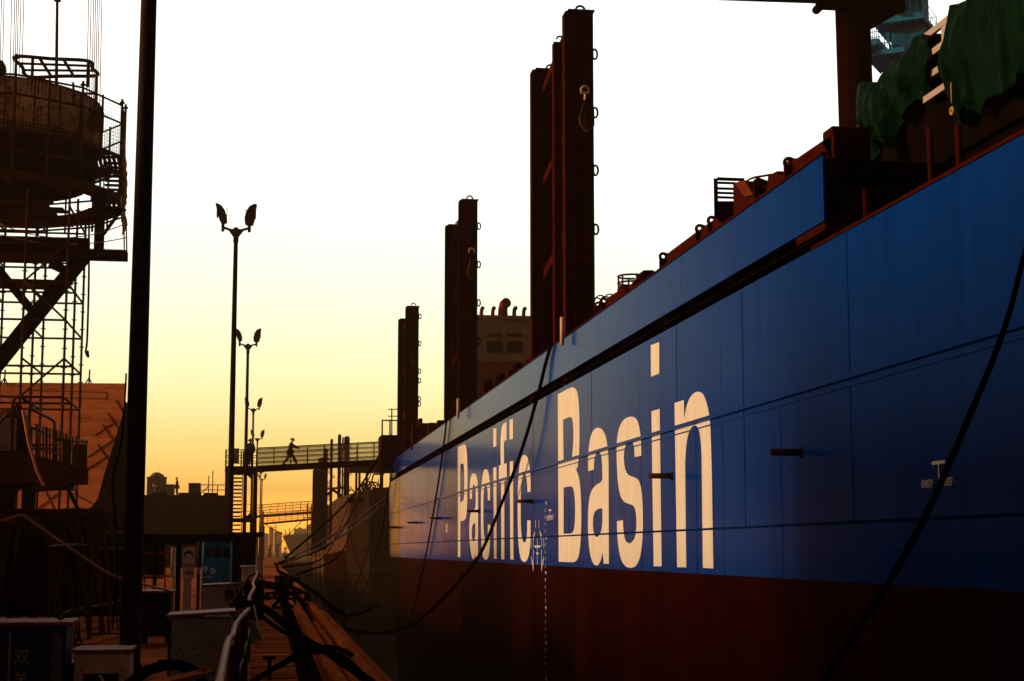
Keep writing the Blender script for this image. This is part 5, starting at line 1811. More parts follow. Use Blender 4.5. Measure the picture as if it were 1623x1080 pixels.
for k_, (ch, uu, vv, rz_) in enumerate((("9", 312, 911, 0.25), ("9", 321, 907.5, 0.0), ("9", 331, 909, -0.28))):
    g_ = P(uu, vv, 43.98)
    letters(ch, "numeral", M['white_paint'], ban, g_, (math.cos(rz_), 0, math.sin(rz_)), (-math.sin(rz_), 0, math.cos(rz_)), 0.165, width_scale=1.35)
g_ = P(320, 916.5, 43.98)
letters("ICAM", "small_lettering", M['white_paint'], ban, g_, (1, 0, 0), (0, 0, 1), 0.06, width_scale=1.3)

SG = 34.0
s0, s1 = P(288.5, 917, SG), P(308.5, 867, SG)
sg = thing("notice_sign", ((s0.x + s1.x) / 2, SG, 0), "white sign board with a dark arch and two rows of red characters", "sign")
b = MB()
w_ = s1.x - s0.x
prof = [(0.04, 0), (0.96, 0), (1, 0.03), (1, 0.94), (0.95, 0.99), (0.8, 1.0), (0.2, 0.985), (0.06, 0.95), (0, 0.9), (0, 0.03)]
b.prism([V((s0.x + f * w_, SG, s0.z + g_ * (s1.z - s0.z))) for f, g_ in prof], (0, 0.03, 0))
b.build("board", M['sign_white'], sg)
b = MB()
cx_, cz_ = (s0.x + s1.x) / 2, s0.z + (s1.z - s0.z) * 0.70
ro, ri = w_ * 0.44, w_ * 0.34
pts_o = [V((cx_ + ro * math.cos(a), SG - 0.006, cz_ + ro * 1.15 * math.sin(a))) for a in [math.pi * k_ / 12 for k_ in range(13)]]
pts_i = [V((cx_ + ri * math.cos(a), SG - 0.006, cz_ - 0.02 + ri * 0.95 * math.sin(a))) for a in [math.pi * (12 - k_) / 12 for k_ in range(13)]]
b.prism(pts_o + pts_i, (0, 0.004, 0))
b.build("arch_mark", M['sign_blue'], sg)
hgt_ = s1.z - s0.z
letters("日-吕田", "red_lettering", M['sign_red'], sg, (s0.x + w_ * 0.06, SG - 0.004, s0.z + hgt_ * 0.36), (1, 0, 0), (0, 0, 1), 0.062, width_scale=0.85)
letters("门西由田引", "red_lettering", M['sign_red'], sg, (s0.x + w_ * 0.06, SG - 0.004, s0.z + hgt_ * 0.12), (1, 0, 0), (0, 0, 1), 0.07, width_scale=0.62)
b = MB()
p = P(298, 917, SG + 0.05)
b.box(p.x - 0.09, p.x + 0.07, SG + 0.035, SG + 0.12, 0, p.z + 0.3)
b.build("sign_post", M['cabinet_cream'], sg)
t = thing("white_pipe", (P(277, 900, 36).x, 36, 0), "slim white pipe standing left of the sign board", "pipe")
b = MB()
p = P(276.5, 868, 36)
b.tube([(p.x, 36, 0), p], 0.035, 8)
b.tube([p + V((-0.04, 0, -0.6)), p + V((-0.04, 0, 0))], 0.03, 8)
b.build("pipe_body", M['cabinet_cream'], t)
# dark control hut with flat roof beside the lamp post
t = thing("control_hut", (P(391, 850, 66).x, 67, 0), "dark control hut with a flat roof at the foot of the stair tower", "hut")
b = MB()
p, q = P(368, 851, 66), P(414, 847, 66)
b.box(p.x, q.x - 0.15, 66, 68.5, 0, p.z)
b.build("hut_wall", M['deck_dark'], t)
b = MB()
b.box(p.x - 0.1, q.x + 0.08, 65.8, 68.7, p.z, p.z + 0.18)
b.build("hut_roof", M['black_steel'], t)
b = MB()
for u in (408, 412, 416):
    x = P(u, 850, 65.9).x
    b.tube([(x, 65.9, 0.0), (x, 65.9, p.z + (1.0 if u == 416 else 0))], 0.05, 6)
b.build("hut_pipe", M['cabinet_grey'], t)

# ================================================================== bent steel hoops in a row
def hoop(y, xr, xl, h_, lean, r_=0.026):
    pts = [V((xr + lean, y, 0.0)), V((xr, y, h_ * 0.55)), V((xr - 0.08, y + .02, h_ * 0.80)), V((xr - 0.35, y + .02, h_ * 0.95)), V(((xl + xr) / 2, y + .03, h_)), V((xl + 0.35, y, h_ * 0.94)), V((xl + 0.07, y, h_ * 0.78)), V((xl, y, h_ * 0.5)), V((xl - lean * 0.6, y, 0.0))]
    b_ = MB()
    b_.tube(spline(pts, 4), r_, 6)
    return b_
y = 28.6
i_h = 0
names_h = ["front hoop of the row of bent steel hoops behind the blue cabinet", "bent steel hoop standing in the row of hoops left of the mast", "rearmost hoop of the row of bent steel hoops left of the mast"]
HOOPG = "bent steel hoops left of the mast"
ny_h = 26
for k_ in range(ny_h):
    y = 28.4 + 11.5 * (k_ / ny_h) + random.uniform(-0.08, 0.08)
    fat = random.random() < 0.15
    o = hoop(y, -3.62 + random.uniform(-.10, .14) + 0.02 * k_, -6.1 + random.uniform(-.15, .15) + 0.01 * k_, 2.28 + 0.07 * math.sin(k_ * 1.3) + 0.012 * k_, random.uniform(0.02, 0.24), 0.032 if fat else 0.021).build("bent_hoop", M['rust_steel'])
    tag(o, names_h[0] if k_ == 0 else names_h[2] if k_ == ny_h - 1 else names_h[1], "steel hoop", HOOPG)
for z, r_, lab in ((0.55, 0.03, "lower rusty tie rod running through the row of bent hoops"), (0.12, 0.025, "bottom rusty tie rod at the feet of the bent hoops"), (1.75, 0.02, "upper rusty tie rod running through the row of bent hoops")):
    b = MB()
    b.tube(spline([V((-3.55, 27.8, z)), V((-3.5, 32, z + 0.05)), V((-3.45, 36, z - 0.02)), V((-3.3, 40.2, z))], 5), r_, 6)
    tag(b.build("tie_rod", M['rust_steel']), lab, "rod", "tie rods of the bent hoops")
for k_ in range(4):
    b = MB()
    b.bar((-6.3, 30 + k_ * 2.6, 0.4 + .2 * k_), (-3.6, 30.2 + k_ * 2.6, 0.5 + 0.15 * k_), 0.05)
    tag(b.build("cross_bar", M['black_steel']), "dark bar lying crosswise through the row of bent hoops", "bar", "cross bars inside the bent hoops")
for k_ in range(9):
    b = MB()
    x = -6.0 + k_ * 0.27
    b.box(x, x + random.uniform(0.05, 0.2), 33 + (k_ % 4), 33.08 + (k_ % 4), 0.003, random.uniform(0.9, 1.9))
    tag(b.build("scrap_plate", M['black_steel']), "dark narrow scrap plate standing upright inside the row of bent hoops", "scrap plate", "scrap plates inside the bent hoops")
b = MB()
b.box(-9.5, -3.5, 44.2, 46.5, 0.0, 1.95)
for k_ in range(10):
    b.box(-9.4 + k_ * 0.58, -9.15 + k_ * 0.58, 44.1, 44.2, 0.0, 1.5 + 0.3 * (k_ % 3))
tag(b.build("plate_stack", M['black_steel']), "dark stack of steel plates behind the bent hoops", "plate stack")

def cable(pts, r_, label, name="cable", cat="cable", m='rubber', n=6, group=None, sm=8):
    b_ = MB()
    b_.tube(spline(pts, sm), r_, n)
    return tag(b_.build(name, M[m]), label, cat, group)
cable([P(-15, 829, 27.5), P(12, 823, 27.7), P(30, 818, 27.8), P(40, 820, 27.9), P(66, 838, 28), P(110, 868, 28.2), P(160, 902, 28.4), P(190, 917, 28.6), P(225, 926, 29), P(270, 937, 29.8)], 0.022, "long rusty wire sagging from the bent hoops across to the mast", m='rail_pipe')
# planks lying on the ground near the mast
for k_, (u0, v0, u1, v1, w_, lab) in enumerate(((126, 1023, 180, 1008, 0.30, "plank lying on the ground below the bent hoops"), (222, 1024, 266, 1022, 0.24, "plank lying on the ground right of the mast foot"))):
    a, c = PZ(u0, v0, 0.03), PZ(u1, v1, 0.03)
    b = MB()
    b.bar(a, c, w_, 0.05)
    tag(b.build("loose_plank", M['wood']), lab, "plank", "loose planks on the quay")
a, c = P(238, 1086, 12.5), P(330, 1066, 13.2)
b = MB()
b.bar(a, c, 0.16, 0.035)
b.box(c.x - 0.07, c.x - 0.01, 13.1, 13.16, c.z + 0.018, c.z + 0.05)
tag(b.build("raised_plank", M['wood']), "plank with a bolt head sticking into the bottom of the view, under the thick hose", "plank")
b = MB()
b.box(a.x - 0.1, c.x + 0.05, 12.6, 13.5, 0.0, a.z - 0.05)
tag(b.build("crate_stand", M['black_steel']), "dark crate hidden under the raised plank at the bottom edge", "crate")
# bent corrugated scrap and small items on the walkway
t = thing("corrugated_hose", (0.0, 19, 0), "ribbed grey hose end hanging from the handrail", "hose")
b = MB()
p0, p1 = P(399, 985, 17.5), P(408, 1015, 17.5)
for k_ in range(14):
    c = p0.lerp(p1, k_ / 13)
    r_ = 0.025 + 0.035 * k_ / 13
    b.ring(c, r_, 0.007, 'z', 12)
b.tube([p0, p1], [0.022, 0.052], 10)
b.build("ribbed_body", M['cabinet_grey'], t)
b = MB()
b.box(0.04, 0.09, 21.6, 21.75, 0.05, 0.30)
b.box(-0.02, 0.14, 21.6, 21.75, 0.301, 0.34)
tag(b.build("small_bracket", M['black_steel']), "small dark bracket standing on the plank walkway", "bracket")
cable([P(402, 960, 18), P(408, 985, 17.8), P(410, 1005, 17.6)], 0.010, "thin pale pipe hanging down from the handrail", "hanging_pipe", "pipe", 'cabinet_cream')

# thick hoses over the rail and timbers
HG = "black hoses on the quay edge"
cable([P(372, 962, 18.5), P(385, 958, 18.5), P(402, 958, 18.5), P(425, 968, 18), P(450, 988, 17.4), P(480, 1012, 17), P(520, 1035, 16.6), P(560, 1062, 16.2), P(600, 1090, 16)], 0.040, "thickest black hose running from the handrail down across the timbers", "thick_hose", "hose", group=HG, n=10)
cable([P(395, 1085, 15.5), P(430, 1062, 15.6), P(470, 1042, 15.8), P(500, 1033, 16), P(530, 1036, 16.2), P(555, 1050, 16.2), P(580, 1078, 16), P(590, 1095, 16)], 0.028, "lower black hose looping up over the timbers at the bottom edge", "looped_hose", "hose", group=HG, n=8)
cable([P(455, 1046, 16.8), P(480, 1032, 17), P(505, 1026, 17.2), P(535, 1028, 17.4), P(560, 1040, 17.4)], 0.026, "short black hose arching over the timbers just behind the lower loop", "arched_hose", "hose", group=HG, n=8)
cable([P(195, 1092, 13.5), P(218, 1074, 13.5), P(240, 1061, 13.5), P(272, 1054, 13.5), P(300, 1060, 13.5), P(318, 1074, 13.5), P(322, 1090, 13.5)], 0.042, "thick black hose arching in front of the grey green cabinet", "arched_hose", "hose", group=HG, n=10)
cable([P(405, 968, 18), P(425, 985, 17.6), P(450, 1002, 17.2), P(470, 1008, 17)], 0.022, "short black hose hanging under the thickest hose at the handrail", "hanging_hose", "hose", group=HG, n=8)
cable([P(436, 893, 73), P(456, 930, 70), P(480, 952, 66), P(520, 985, 61), P(560, 1000, 58), P(600, 1004, 56), P(640, 997, 55), P(672, 977, 54.5), P(720, 930, 54), P(760, 880, 53.5), PX(792, 806, 7.5), PX(826, 716, 7.7), PX(850, 636, 7.82), PX(864, 580, 7.9), PX(873, 548, 7.93)], 0.055, "long black cable hanging from the ship's rail across the lettering to the quay", m='rubber', n=8)
cable([P(440, 905, 45), P(460, 915, 38), P(500, 940, 33), P(530, 965, 33), P(560, 976, 40), P(600, 960, 60)], 0.04, "thin black cable looping from the timbers into the dock", n=6)
for i_r, (pts, lab) in enumerate((([(708, 664, 79), (704, 700, 79.5), (697, 750, 81), (689, 800, 83), (677, 870, 86), (664, 930, 88), (650, 985, 90)], "thin black rope hanging straight down the ship's side left of the lettering"),
                 ([(625, 725, 100), (622, 745, 100), (614, 790, 102), (606, 840, 106), (596, 880, 110)], "thin black rope hanging at the ship's left end"))):
    cable([PX(q[0], q[1], 7.9 if i_r == 0 else 7.8) for q in pts], 0.045, lab, "hanging_rope", "rope")
# heavy cable in front of the hull at the right
cable([P(1640, 330, 14.5), P(1632, 370, 13.4), P(1618, 425, 12.6), P(1600, 495, 12.0), P(1570, 580, 11.4), P(1530, 675, 10.8), P(1480, 790, 10.2), P(1420, 905, 9.7), P(1365, 990, 9.3), P(1308, 1075, 9), P(1240, 1170, 8.8)], 0.0225, "thick black cable hanging close by across the blue hull at the right", n=10)

# ================================================================== unseen buildings added left of the view to shade the near hull and hoops
def shade_building(x0, x1, y0, y1, h_, label):
    t = thing("shade_building", ((x0 + x1) / 2, (y0 + y1) / 2, 0), label, "shade_building", "unseen buildings added for their shade")
    b = MB()
    b.box(x0, x1, y0, y1, 0, h_)
    n_ = int((y1 - y0) / 1.2)
    for k_ in range(n_):
        y = y0 + (k_ + .5) * (y1 - y0) / n_
        b.box(x1, x1 + 0.05, y - 0.1, y + 0.1, 0.3, h_ - 0.1)
    b.build("wall", M['container_grey'], t)
    b = MB()
    b.prism([V((x0 - .4, y0 - .4, h_ + 0.003)), V((x1 + .4, y0 - .4, h_ + 0.003)), V(((x0 + x1) / 2, y0 - .4, h_ + 1.2))], (0, y1 - y0 + .8, 0))
    b.build("roof", M['rust_steel'], t)
    b = MB()
    b.box(x1 + 0.051, x1 + 0.1, (y0 + y1) / 2 - 2, (y0 + y1) / 2 + 2, 0, 3.6)
    b.build("door", M['black_steel'], t)
shade_building(-26, -12, 12.6, 26.5, 9.6, "long low unseen building with ribbed walls, added left of the view to shade the hull")
shade_building(-28, -14, 27.4, 44, 5.2, "lowest unseen building, next to the long low one, added to shade the hoops")
shade_building(-30, -12, -40, 12, 14.5, "taller unseen building behind the long low one, added to shade the near hull")

# ---- more small gear along the quay
rnd = random.Random(21)
for k_, (y, x, r_, lab) in enumerate(((24.5, -0.33, 0.16, "small cable coil hung on the handrail, nearest of the three coils"), (33.0, -0.30, 0.20, "cable coil hung on the handrail in front of the grey cabinet with hooked leads"), (48.0, -0.30, 0.24, "cable coil hung on the handrail farthest along the quay"))):
    b = MB()
    for q in range(5):
        b.ring((x + rnd.uniform(-.02, .02) , y + 0.03 * q, 1.0 - r_ + rnd.uniform(-.03, .03)), r_ + rnd.uniform(-.03, .03), 0.012, 'y', 16)
    tag(b.build("cable_coil", M['rubber']), lab, "cable coil", "cable coils on the handrail")
for k_, (u, yy, h_, lab) in enumerate(((232, 40, 1.5, "thin rusty rod standing in the shed, left of the black cabinet's top"), (262, 43, 1.75, "thin rusty rod standing in the shed behind the black cabinet"), (352, 41, 1.3, "thin rusty rod leaning before the blue cabin"))):
    b = MB()
    x = P(u, 900, yy).x
    b.tube([(x, yy, 0), (x + 0.06 * (k_ - 1), yy + 0.05, h_)], 0.02, 6)
    tag(b.build("steel_rod", M['rust_steel']), lab, "rod", "thin rods standing about the shed")
for k_, (u, v, yy, lab) in enumerate(((238, 955, 26, "steel bar lying on the ground beside the black cabinet"), (250, 1048, 17.5, "short steel bar lying between the mast and the grey green cabinet"), (140, 1005, 27, "steel bar lying at the feet of the bent hoops"))):
    a = PZ(u, v, 0.03) if v > 960 else P(u, 960, 38)
    a.z = 0.03
    b = MB()
    b.tube([a, a + V((0.8, 0.25 - 0.2 * k_, 0.0))], 0.022, 6)
    tag(b.build("loose_bar", M['black_steel']), lab, "bar", "loose bars on the quay")
t = thing("gas_cylinder_rack", (P(408, 930, 40).x - 0.35, 40, 0), "small dark rack behind the handrail beyond the grey cabinets", "rack")
b = MB()
x = P(400, 930, 40).x - 0.1
for dx in (0, 0.28):
    b.tube([(x + dx, 40, 0), (x + dx, 40, 0.85), (x + dx, 40, 0.95), (x + dx, 40, 1.0)], [0.11, 0.11, 0.06, 0.03], 10)
b.bar((x - 0.15, 39.87, 0.6), (x + 0.43, 39.87, 0.6), 0.03)
b.bar((x - 0.15, 39.87, 0.25), (x + 0.43, 39.87, 0.25), 0.03)
b.build("rack_frame", M['black_steel'], t)

# ================================================================== second ship, ropes, far dock
Y2 = 186.0
def p2(u, v, y=Y2): return P(u, v, y)
s2 = thing("grey_ship", (P(560, 800, Y2).x, Y2, -9), "second ship with grey unpainted hull and tall stanchions beyond the blue ship", "ship")
# side runs away from us; the near end is a raked plated end
top = [(545, 786), (568, 779), (590, 774), (640, 766)]
b = MB()
def end_row(z_v, us): return [P(u, z_v(u), Y2) for u in us]
lv = [(538, 787), (540, 800), (541, 840), (545, 880), (550, 950), (556, 1010)]
ring_top = [P(536, 789, Y2 + 3), P(556, 783, Y2 + 0.6), P(585, 776, Y2), P(650, 768, Y2)]
ring_mid = [P(524, 870, Y2 + 5), P(548, 872, Y2 + 1.2), P(585, 874, Y2 + 0.4), P(650, 876, Y2 + 0.4)]
ring_low = [P(531, 1060, Y2 + 9), P(556, 1060, Y2 + 3.0), P(590, 1060, Y2 + 2), P(650, 1060, Y2 + 2)]
def back(r_, y): return [V((r_[0].x + 0.4, y, r_[0].z)), V((r_[-1].x, y, r_[-1].z))]
def body(rows, y): return [list(r_) + [V((r_[-1].x, y, r_[-1].z)), V((r_[0].x, y, r_[0].z))] for r_ in rows]
rows = body([ring_mid, ring_top], 270)
b.loft(rows, True, False)
b.build("grey_hull", M['grey_plate'], s2)
b = MB()
b.loft(body([ring_low, ring_mid], 270), True, False)
b.build("lower_hull", M['grey_plate'], s2)
b = MB()
b.prism([P(514, 880, Y2 + 4.5), P(545, 872, Y2 + 1.3), P(548, 1000, Y2 + 2.0), P(540, 1060, Y2 + 5), P(522, 1060, Y2 + 7)], (0, 0.3, 0))
b.build("red_boot_top", M['hull_red'], s2)
b = MB()
for v in (828, 870, 912):
    b.bar(P(560, v, Y2 - 0.3), P(650, v - 1, Y2 - 0.4), 0.05, 0.10)
for u in (562, 590):
    b.bar(P(u, 785, Y2 - 0.3), P(u + 2, 870, Y2 - 0.3), 0.05, 0.06)
b.build("plate_seam", M['black_steel'], s2)
for u in (553, 559, 569, 573):
    b = MB()
    b.tube([P(u, 789, Y2 - 0.3), P(u, 797, Y2 - 0.2)], 0.22, 8)
    b.build("mooring_chock", M['black_steel'], s2)
YS2 = 196.0
def post2(u0, u1, v, y=YS2):
    p, q = P(u0, 805, y), P(u1, v, y)
    b_ = MB()
    b_.box(p.x, q.x, y, y + 0.8, p.z - 5.0, q.z)
    b_.box(p.x + (q.x - p.x) * .2, q.x - (q.x - p.x) * .2, y + 0.2, y + 0.6, q.z, q.z + 0.12)
    for k_ in range(6):
        zz_ = q.z - 1.2 - 1.6 * k_
        b_.ring((q.x + 0.12, y + 0.3, zz_), 0.14, 0.05, 'y', 8)
    return b_.build("stanchion", M['primer_red'], s2)
post2(495, 505, 745); post2(503, 520, 727, YS2 + 1); post2(511.5, 520, 712, YS2 + 2.2); post2(522.5, 528, 697); post2(534.5, 541, 690); post2(544.5, 554.5, 693)
post2(541.2, 545, 694, YS2 + 1)
b = MB()
b.bar(P(519, 775, YS2 - 0.2), P(546, 773, YS2 - 0.2), 0.3, 0.25)
b.bar(P(527, 776, YS2 - 0.2), P(546, 790, YS2 - 0.2), 0.3, 0.3)
b.bar(P(519, 785, YS2 - 0.2), P(528, 774, YS2 - 0.2), 0.3, 0.3)
b.bar(P(527, 736, YS2 - 0.2), P(546, 734, YS2 - 0.2), 0.3, 0.2)
b.build("stanchion_brace", M['primer_red'], s2)
b = MB()
bx(b, 553, 640, 738, 747, YS2 - 4, 5)
b.prism([P(u, v, YS2 - 4.2) for u, v in ((553, 747), (560, 740), (640, 736), (640, 749))], (0, 0.15, 0))
b.build("bridge_platform", M['primer_red'], s2)
b = MB()
for u in range(556, 612, 6):
    b.tube([P(u, 740, YS2 - 4), P(u, 727, YS2 - 4)], 0.045, 4)
for v0, v1 in ((727, 724), (733, 731)):
    b.tube([P(555, v0 + 1, YS2 - 4), P(612, v1, YS2 - 4)], 0.04, 4)
for u in (558, 571):
    b.tube([P(u, 740, YS2 - 4), P(u + 5, 728, YS2 - 4)], 0.04, 4)
b.build("platform_rail", M['rust_steel'], s2)
for u in (565, 570, 581.5, 604, 606):
    b = MB()
    a, c = P(u, 747, YS2 - 3), P(u, 785, YS2 - 3)
    b.box(a.x - 0.13, a.x + 0.13, YS2 - 3, YS2 - 2.7, c.z, a.z)
    b.build("platform_leg", M['primer_red'], s2)
b = MB()
for u, v, r_ in ((585, 774, 0.75), (592, 774, 0.7), (577, 776, 0.5)):
    c = P(u, v, Y2 + 3)
    b.ring(c, r_, 0.09, 'y', 16)
    for k_ in range(4):
        a = k_ * math.pi / 4
        d = V((math.cos(a), 0, math.sin(a))) * r_
        b.tube([c - d, c + d], 0.05, 4)
b.tube(spline([P(u, v, Y2 + 3) for u, v in ((552, 780), (558, 776), (562, 781), (568, 776), (574, 780), (580, 772))], 5), 0.08, 5)
b.build("mooring_winch", M['black_steel'], s2)
b = MB()
b.tube([P(592, 752, Y2), P(609, 752, Y2)], 0.10, 5)
b.tube([P(592, 752, Y2), P(586, 777, Y2)], 0.09, 5)
b.tube([P(605, 752, Y2), P(600, 784, Y2)], 0.10, 5)
b.tube([P(603, 700, Y2), P(606, 770, Y2)], 0.05, 5)
b.build("davit", M['black_steel'], s2)
# scaffold against the second ship's dark side
t = thing("ship_scaffold", (P(510, 900, 200).x, 200, -11), "hazy tube scaffold standing against the dark side of the second ship", "scaffold")
b = MB()
for k_ in range(6):
    u = 487 + k_ * 6.5
    a, c = P(u, 800, 205), P(u + 2, 1010, 205)
    b.tube([a, V((c.x, 205, -11))], 0.07, 4)
for k_ in range(12):
    v = 806 + k_ * 15
    b.tube([P(486, v, 205), P(524, v - 2, 205)], 0.05, 4)
b.build("tubes", M['rust_steel'], t)
# dark wall of the dock's left side and stepped end
b = MB()
b.box(EDGE + 0.01, 30, 305, 330, -11, -0.6)
tag(b.build("dock_gate", M['dock_wall']), "dark dock gate across the end of the dock", "gate")

# ropes from the second ship and the blue ship to the quay
RG = "mooring lines to the quay"
bol = PZ(440, 893, 0.0)
for a, c, sag, lab, r_ in (((612, 787, 105), (452, 889, 76), 0.25, "upper of the two pale mooring lines lit by the sun", 0.05), ((611, 797, 105), (458, 891, 74), 0.35, "lower of the two pale mooring lines lit by the sun", 0.05)):
    b = MB()
    b.tube(catenary(P(*a), P(*c), sag, 20), r_, 6)
    tag(b.build("mooring_line", M['rope']), lab, "mooring line", RG)
for k_, (a, m_, c, r_, lab) in enumerate((((620, 690, 108), (560, 785, 96), (452, 885, 80), 0.06, "dark line from the landing platform down to the quay, steepest of its bundle"),
                               ((600, 725, 180), (540, 845, 130), (442, 893, 75), 0.06, "dark line from the second ship's davit to the quay bollard"),
                               ((584, 745, 180), (548, 830, 140), (440, 895, 72), 0.05, "thin dark line passing the second ship's platform to the quay"),
                               ((572, 790, 184), (545, 870, 120), (470, 912, 60), 0.05, "dark line sagging from the second ship's chock towards the timbers"),
                               ((556, 792, 184), (520, 875, 130), (448, 900, 66), 0.05, "dark line from the leftmost chock of the second ship"),
                               ((606, 760, 184), (590, 900, 170), (548, 985, 130), 0.06, "dark rope hanging down in front of the grey hull"),
                               ((600, 760, 184), (586, 860, 175), (560, 940, 140), 0.05, "second dark rope hanging down in front of the grey hull, left of the first"),
                               ((548, 800, 184), (562, 880, 170), (585, 930, 150), 0.05, "thin rope crossing the grey hull the other way"))):
    b = MB()
    b.tube(spline([P(*a), P(*m_), P(*c)], 12), r_, 5)
    tag(b.build("mooring_rope", M['rubber']), lab, "rope", "dark ropes of the second ship")
b = MB()
b.tube(spline([P(418, 829, 240), P(430, 838, 240), P(450, 848, 240)], 6), 0.07, 5)
tag(b.build("slack_line", M['rubber']), "slack dark line under the third gangway", "rope")
b = MB()
b.tube([P(484, 820, 240), P(438, 868, 240)], 0.06, 5)
tag(b.build("taut_line", M['rubber']), "straight dark line slanting down from the third gangway", "rope")
bd = thing("bollard", (bol.x + 0.2, 72, 0), "squat quay bollard where the mooring lines meet", "bollard")
b = MB()
x_ = P(446, 890, 72).x
bd.location = (x_, 72, 0)
b.tube([(x_, 72, 0), (x_, 72, 0.35), (x_, 72, 0.42), (x_, 72, 0.60)], [0.22, 0.18, 0.30, 0.28], 14)
b.build("bollard_body", M['black_steel'], bd)
# heap of coiled cables on the quay further off
for k_ in range(7):
    c = V((random.uniform(-0.2, 1.1), 46 + k_ * 3.2, 0.08 + 0.1 * random.random()))
    pts = [c + V((random.uniform(-.6, .6), random.uniform(-1.6, 1.6), random.uniform(0, 0.5))) for _ in range(7)]
    cable(pts, 0.05, "black cable in the tangle on the far part of the quay edge", "tangled_cable", "cable", group="tangled cables on the far quay edge", n=6)

# ---- hazy things at the far end of the dock
FS = 820.0
fs = thing("far_ship", (P(500, 860, FS).x, FS, -4), "small hazy ship bow facing left at the far end of the dock", "ship")
b = MB()
b.prism([P(u, v, FS) for u, v in ((449, 849), (455, 847.5), (520, 846), (520, 880), (463, 880), (457, 868), (453, 858))], (0, 40, 0))
b.build("hull", M['far_steel'], fs)
b = MB()
b.tube([P(452, 848, FS), P(452, 840, FS)], 0.25, 5)
b.tube([P(459, 848, FS), P(459, 838, FS)], 0.22, 5)
b.bar(P(453, 846, FS), P(520, 845, FS), 0.2, 0.3)
b.build("bow_rail", M['far_steel'], fs)
for u0, u1, v, y, lab in ((426, 434, 836, 1500, "tall hazy building left of the far pylon"), (434, 447, 843, 1700, "lower hazy building right of the far pylon"), (466, 486, 838, 1500, "broad hazy building behind the far ship"), (486, 500, 832, 1800, "hazy block above the far ship's stern"), (418, 426, 846, 1600, "low hazy building nearest the stair tower")):
    p, q = P(u0, 872, y), P(u1, v, y)
    t = thing("far_building", ((p.x + q.x) / 2, y, 0), lab, "building", "hazy buildings beyond the dock")
    b = MB()
    b.box(p.x, q.x, y, y + 30, -4, q.z)
    b.box(p.x + (q.x - p.x) * .3, p.x + (q.x - p.x) * .6, y + 3, y + 8, q.z, q.z * 1.05)
    b.build("block", M['far_building'], t)
    b = MB()
    for r_ in range(3):
        for c_ in range(4):
            x = p.x + (q.x - p.x) * (c_ + .3) / 4
            z = q.z - (q.z * 0.12) - r_ * q.z * 0.25
            b.box(x, x + (q.x - p.x) * .1, y - 0.3, y, z - q.z * 0.1, z)
    b.build("window_row", M['far_steel'], t)
t = thing("pylon", (P(437, 872, 1200).x, 1200, -4), "thin hazy pylon at the far end of the dock", "pylon")
b = MB()
b.tube([P(437, 876, 1200), P(437, 832, 1200)], 0.32, 5)
b.bar(P(434.5, 836, 1200), P(439.5, 836, 1200), 0.3, 0.4)
b.bar(P(435.3, 839, 1200), P(438.7, 839, 1200), 0.3, 0.4)
b.build("mast", M['far_steel'], t)
rnd = random.Random(5)
for k_, (u, v, w_, lab) in enumerate(((428, 868, 7, "dark hazy shrub clump left at the far dock end"), (440, 866, 8, "dark hazy shrub clump in the middle of the far dock end"), (452, 871, 9, "dark hazy shrub clump right, below the far ship's bow"))):
    y = 330
    c = P(u, v + 2, y)
    t = thing("shrub", (c.x, y, 0), lab, "shrub", "shrubs at the far dock end")
    b = MB()
    for q in range(260):
        a, r_, zz_ = rnd.uniform(0, 6.28), rnd.random() ** 0.5, rnd.random()
        p = V((c.x + math.cos(a) * r_ * w_ * 0.07 * (1.2 - zz_ * 0.7), y + math.sin(a) * r_ * 1.0, 0.2 + zz_ * (c.z + 0.5)))
        d1 = V((rnd.uniform(-1, 1), rnd.uniform(-1, 1), rnd.uniform(-1, 1))) * 0.2
        d2 = V((rnd.uniform(-1, 1), rnd.uniform(-1, 1), rnd.uniform(-1, 1))) * 0.2
        b.add([p, p + d1, p + d2], [(0, 1, 2)])
    b.build("leaves", M['foliage'], t)
    b = MB()
    for q in range(3):
        b.tube([(c.x, y, 0), (c.x + rnd.uniform(-.3, .3), y, c.z * 0.8)], 0.04, 4)
    b.build("stem", M['black_steel'], t)

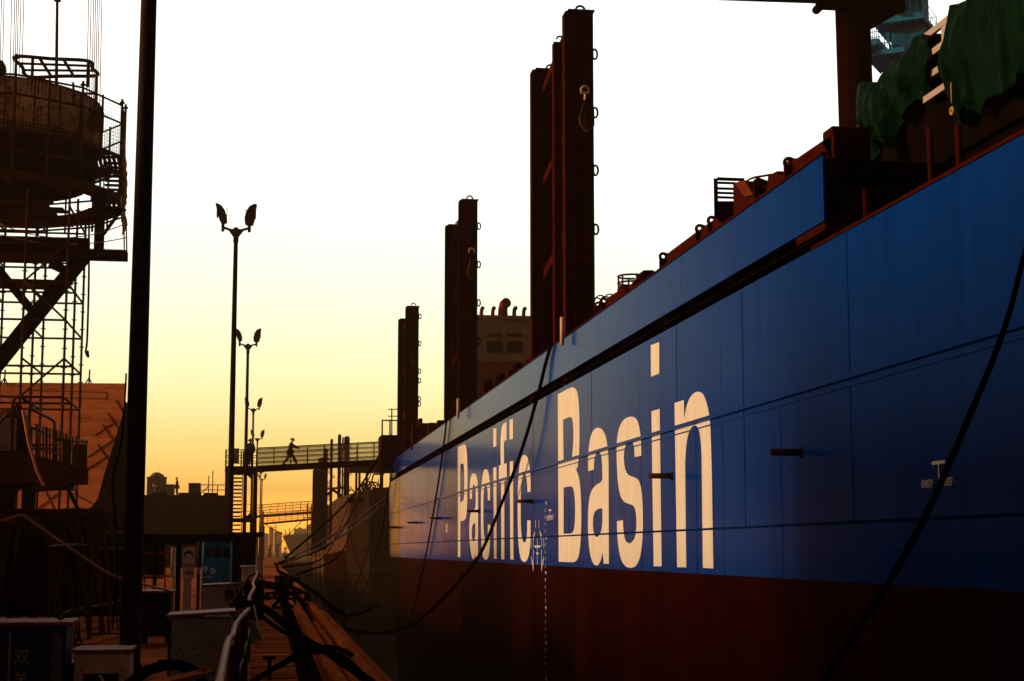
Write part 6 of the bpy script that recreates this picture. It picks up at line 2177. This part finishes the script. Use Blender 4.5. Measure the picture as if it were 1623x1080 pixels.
# ---- teal shore crane beyond the blue ship
CY2 = 120.0
def q2(u, v, y=CY2): return P(u, v, y)
tc_ = thing("shore_crane", (q2(1440, 80).x, CY2, 0), "teal shore crane tower with railed platforms rising behind the blue ship", "crane")
b = MB()
p, q = q2(1415, 95), q2(1463, 95)
b.box(p.x, q.x, CY2, CY2 + 2.4, 0, q2(1440, -40).z)
b.box(q.x - 0.9, q.x - 0.04, CY2 - 0.05, CY2, q2(1440, 74).z, q2(1440, 36).z)
b.build("tower", M['teal'], tc_)
for v0, v1, ua, ub in ((25, 29.5, 1405, 1480), (73, 78, 1392, 1452), (-10, -4, 1398, 1460), (52, 60, 1388, 1412)):
    b = MB()
    p, q = q2(ua, v1, CY2 - 1.5), q2(ub, v0, CY2 - 1.5)
    b.box(p.x, q.x, CY2 - 1.5, CY2 + 3.5, p.z, q.z)
    for k_ in range(6):
        x = p.x + (q.x - p.x) * k_ / 6
        b.box(x, x + 0.08, CY2 - 1.4, CY2 + 3.4, p.z - 0.12, p.z)
    b.build("platform", M['teal'], tc_)
    b = MB()
    n_ = 8
    for k_ in range(n_ + 1):
        x = p.x + (q.x - p.x) * k_ / n_
        for yy in (CY2 - 1.45, CY2 + 3.45):
            b.tube([(x, yy, q.z), (x, yy, q.z + 1.1)], 0.03, 4)
    for h_ in (0.55, 1.1):
        for yy in (CY2 - 1.45, CY2 + 3.45):
            b.tube([(p.x, yy, q.z + h_), (q.x, yy, q.z + h_)], 0.03, 4)
        for x in (p.x, q.x):
            b.tube([(x, CY2 - 1.45, q.z + h_), (x, CY2 + 3.45, q.z + h_)], 0.03, 4)
    b.build("platform_rail", M['teal'], tc_)
b = MB()
for s_, (pp, qq) in enumerate((((1413, 74), (1402, 30)), ((1466, 30), (1452, 70)), ((1408, 52), (1420, 28)))):
    b.bar(q2(*pp), q2(*qq), 0.14, 0.14)
for k_ in range(8):
    b.bar(q2(1418 + (k_ % 2) * 8, 70 - k_ * 5), q2(1426 - (k_ % 2) * 8, 65 - k_ * 5), 0.06, 0.06)
b.build("lattice", M['teal'], tc_)
for u, v in ((1403, 20), (1402, 66), (1450, 15)):
    c = q2(u, v, CY2 - 1.7)
    b = MB()
    b.tube([c + V((0, 0, 0.3)), c + V((-0.1, -0.05, 0.0)), c + V((-0.22, -0.12, -0.3))], [0.10, 0.28, 0.40], 10)
    b.build("floodlight", M['lamp_grey'], tc_)

tc_.rotation_euler = (0, 0, R(-35))

# ================================================================== the hazy air
hz_m = bpy.data.materials.new("haze")
hz_m.use_nodes = True
ht = hz_m.node_tree
ht.nodes.clear()
ho = ht.nodes.new("ShaderNodeOutputMaterial")
hv = ht.nodes.new("ShaderNodeVolumePrincipled")
hv.inputs["Color"].default_value = (1.0, 0.62, 0.30, 1)
hv.inputs["Density"].default_value = 0.00027
hv.inputs["Anisotropy"].default_value = 0.55
ht.links.new(hv.outputs[0], ho.inputs["Volume"])
b = MB()
b.box(-900, 900, -120, 2400, -13.3, 60)
hz_o = b.build("haze", hz_m)
tag(hz_o, kind="stuff")
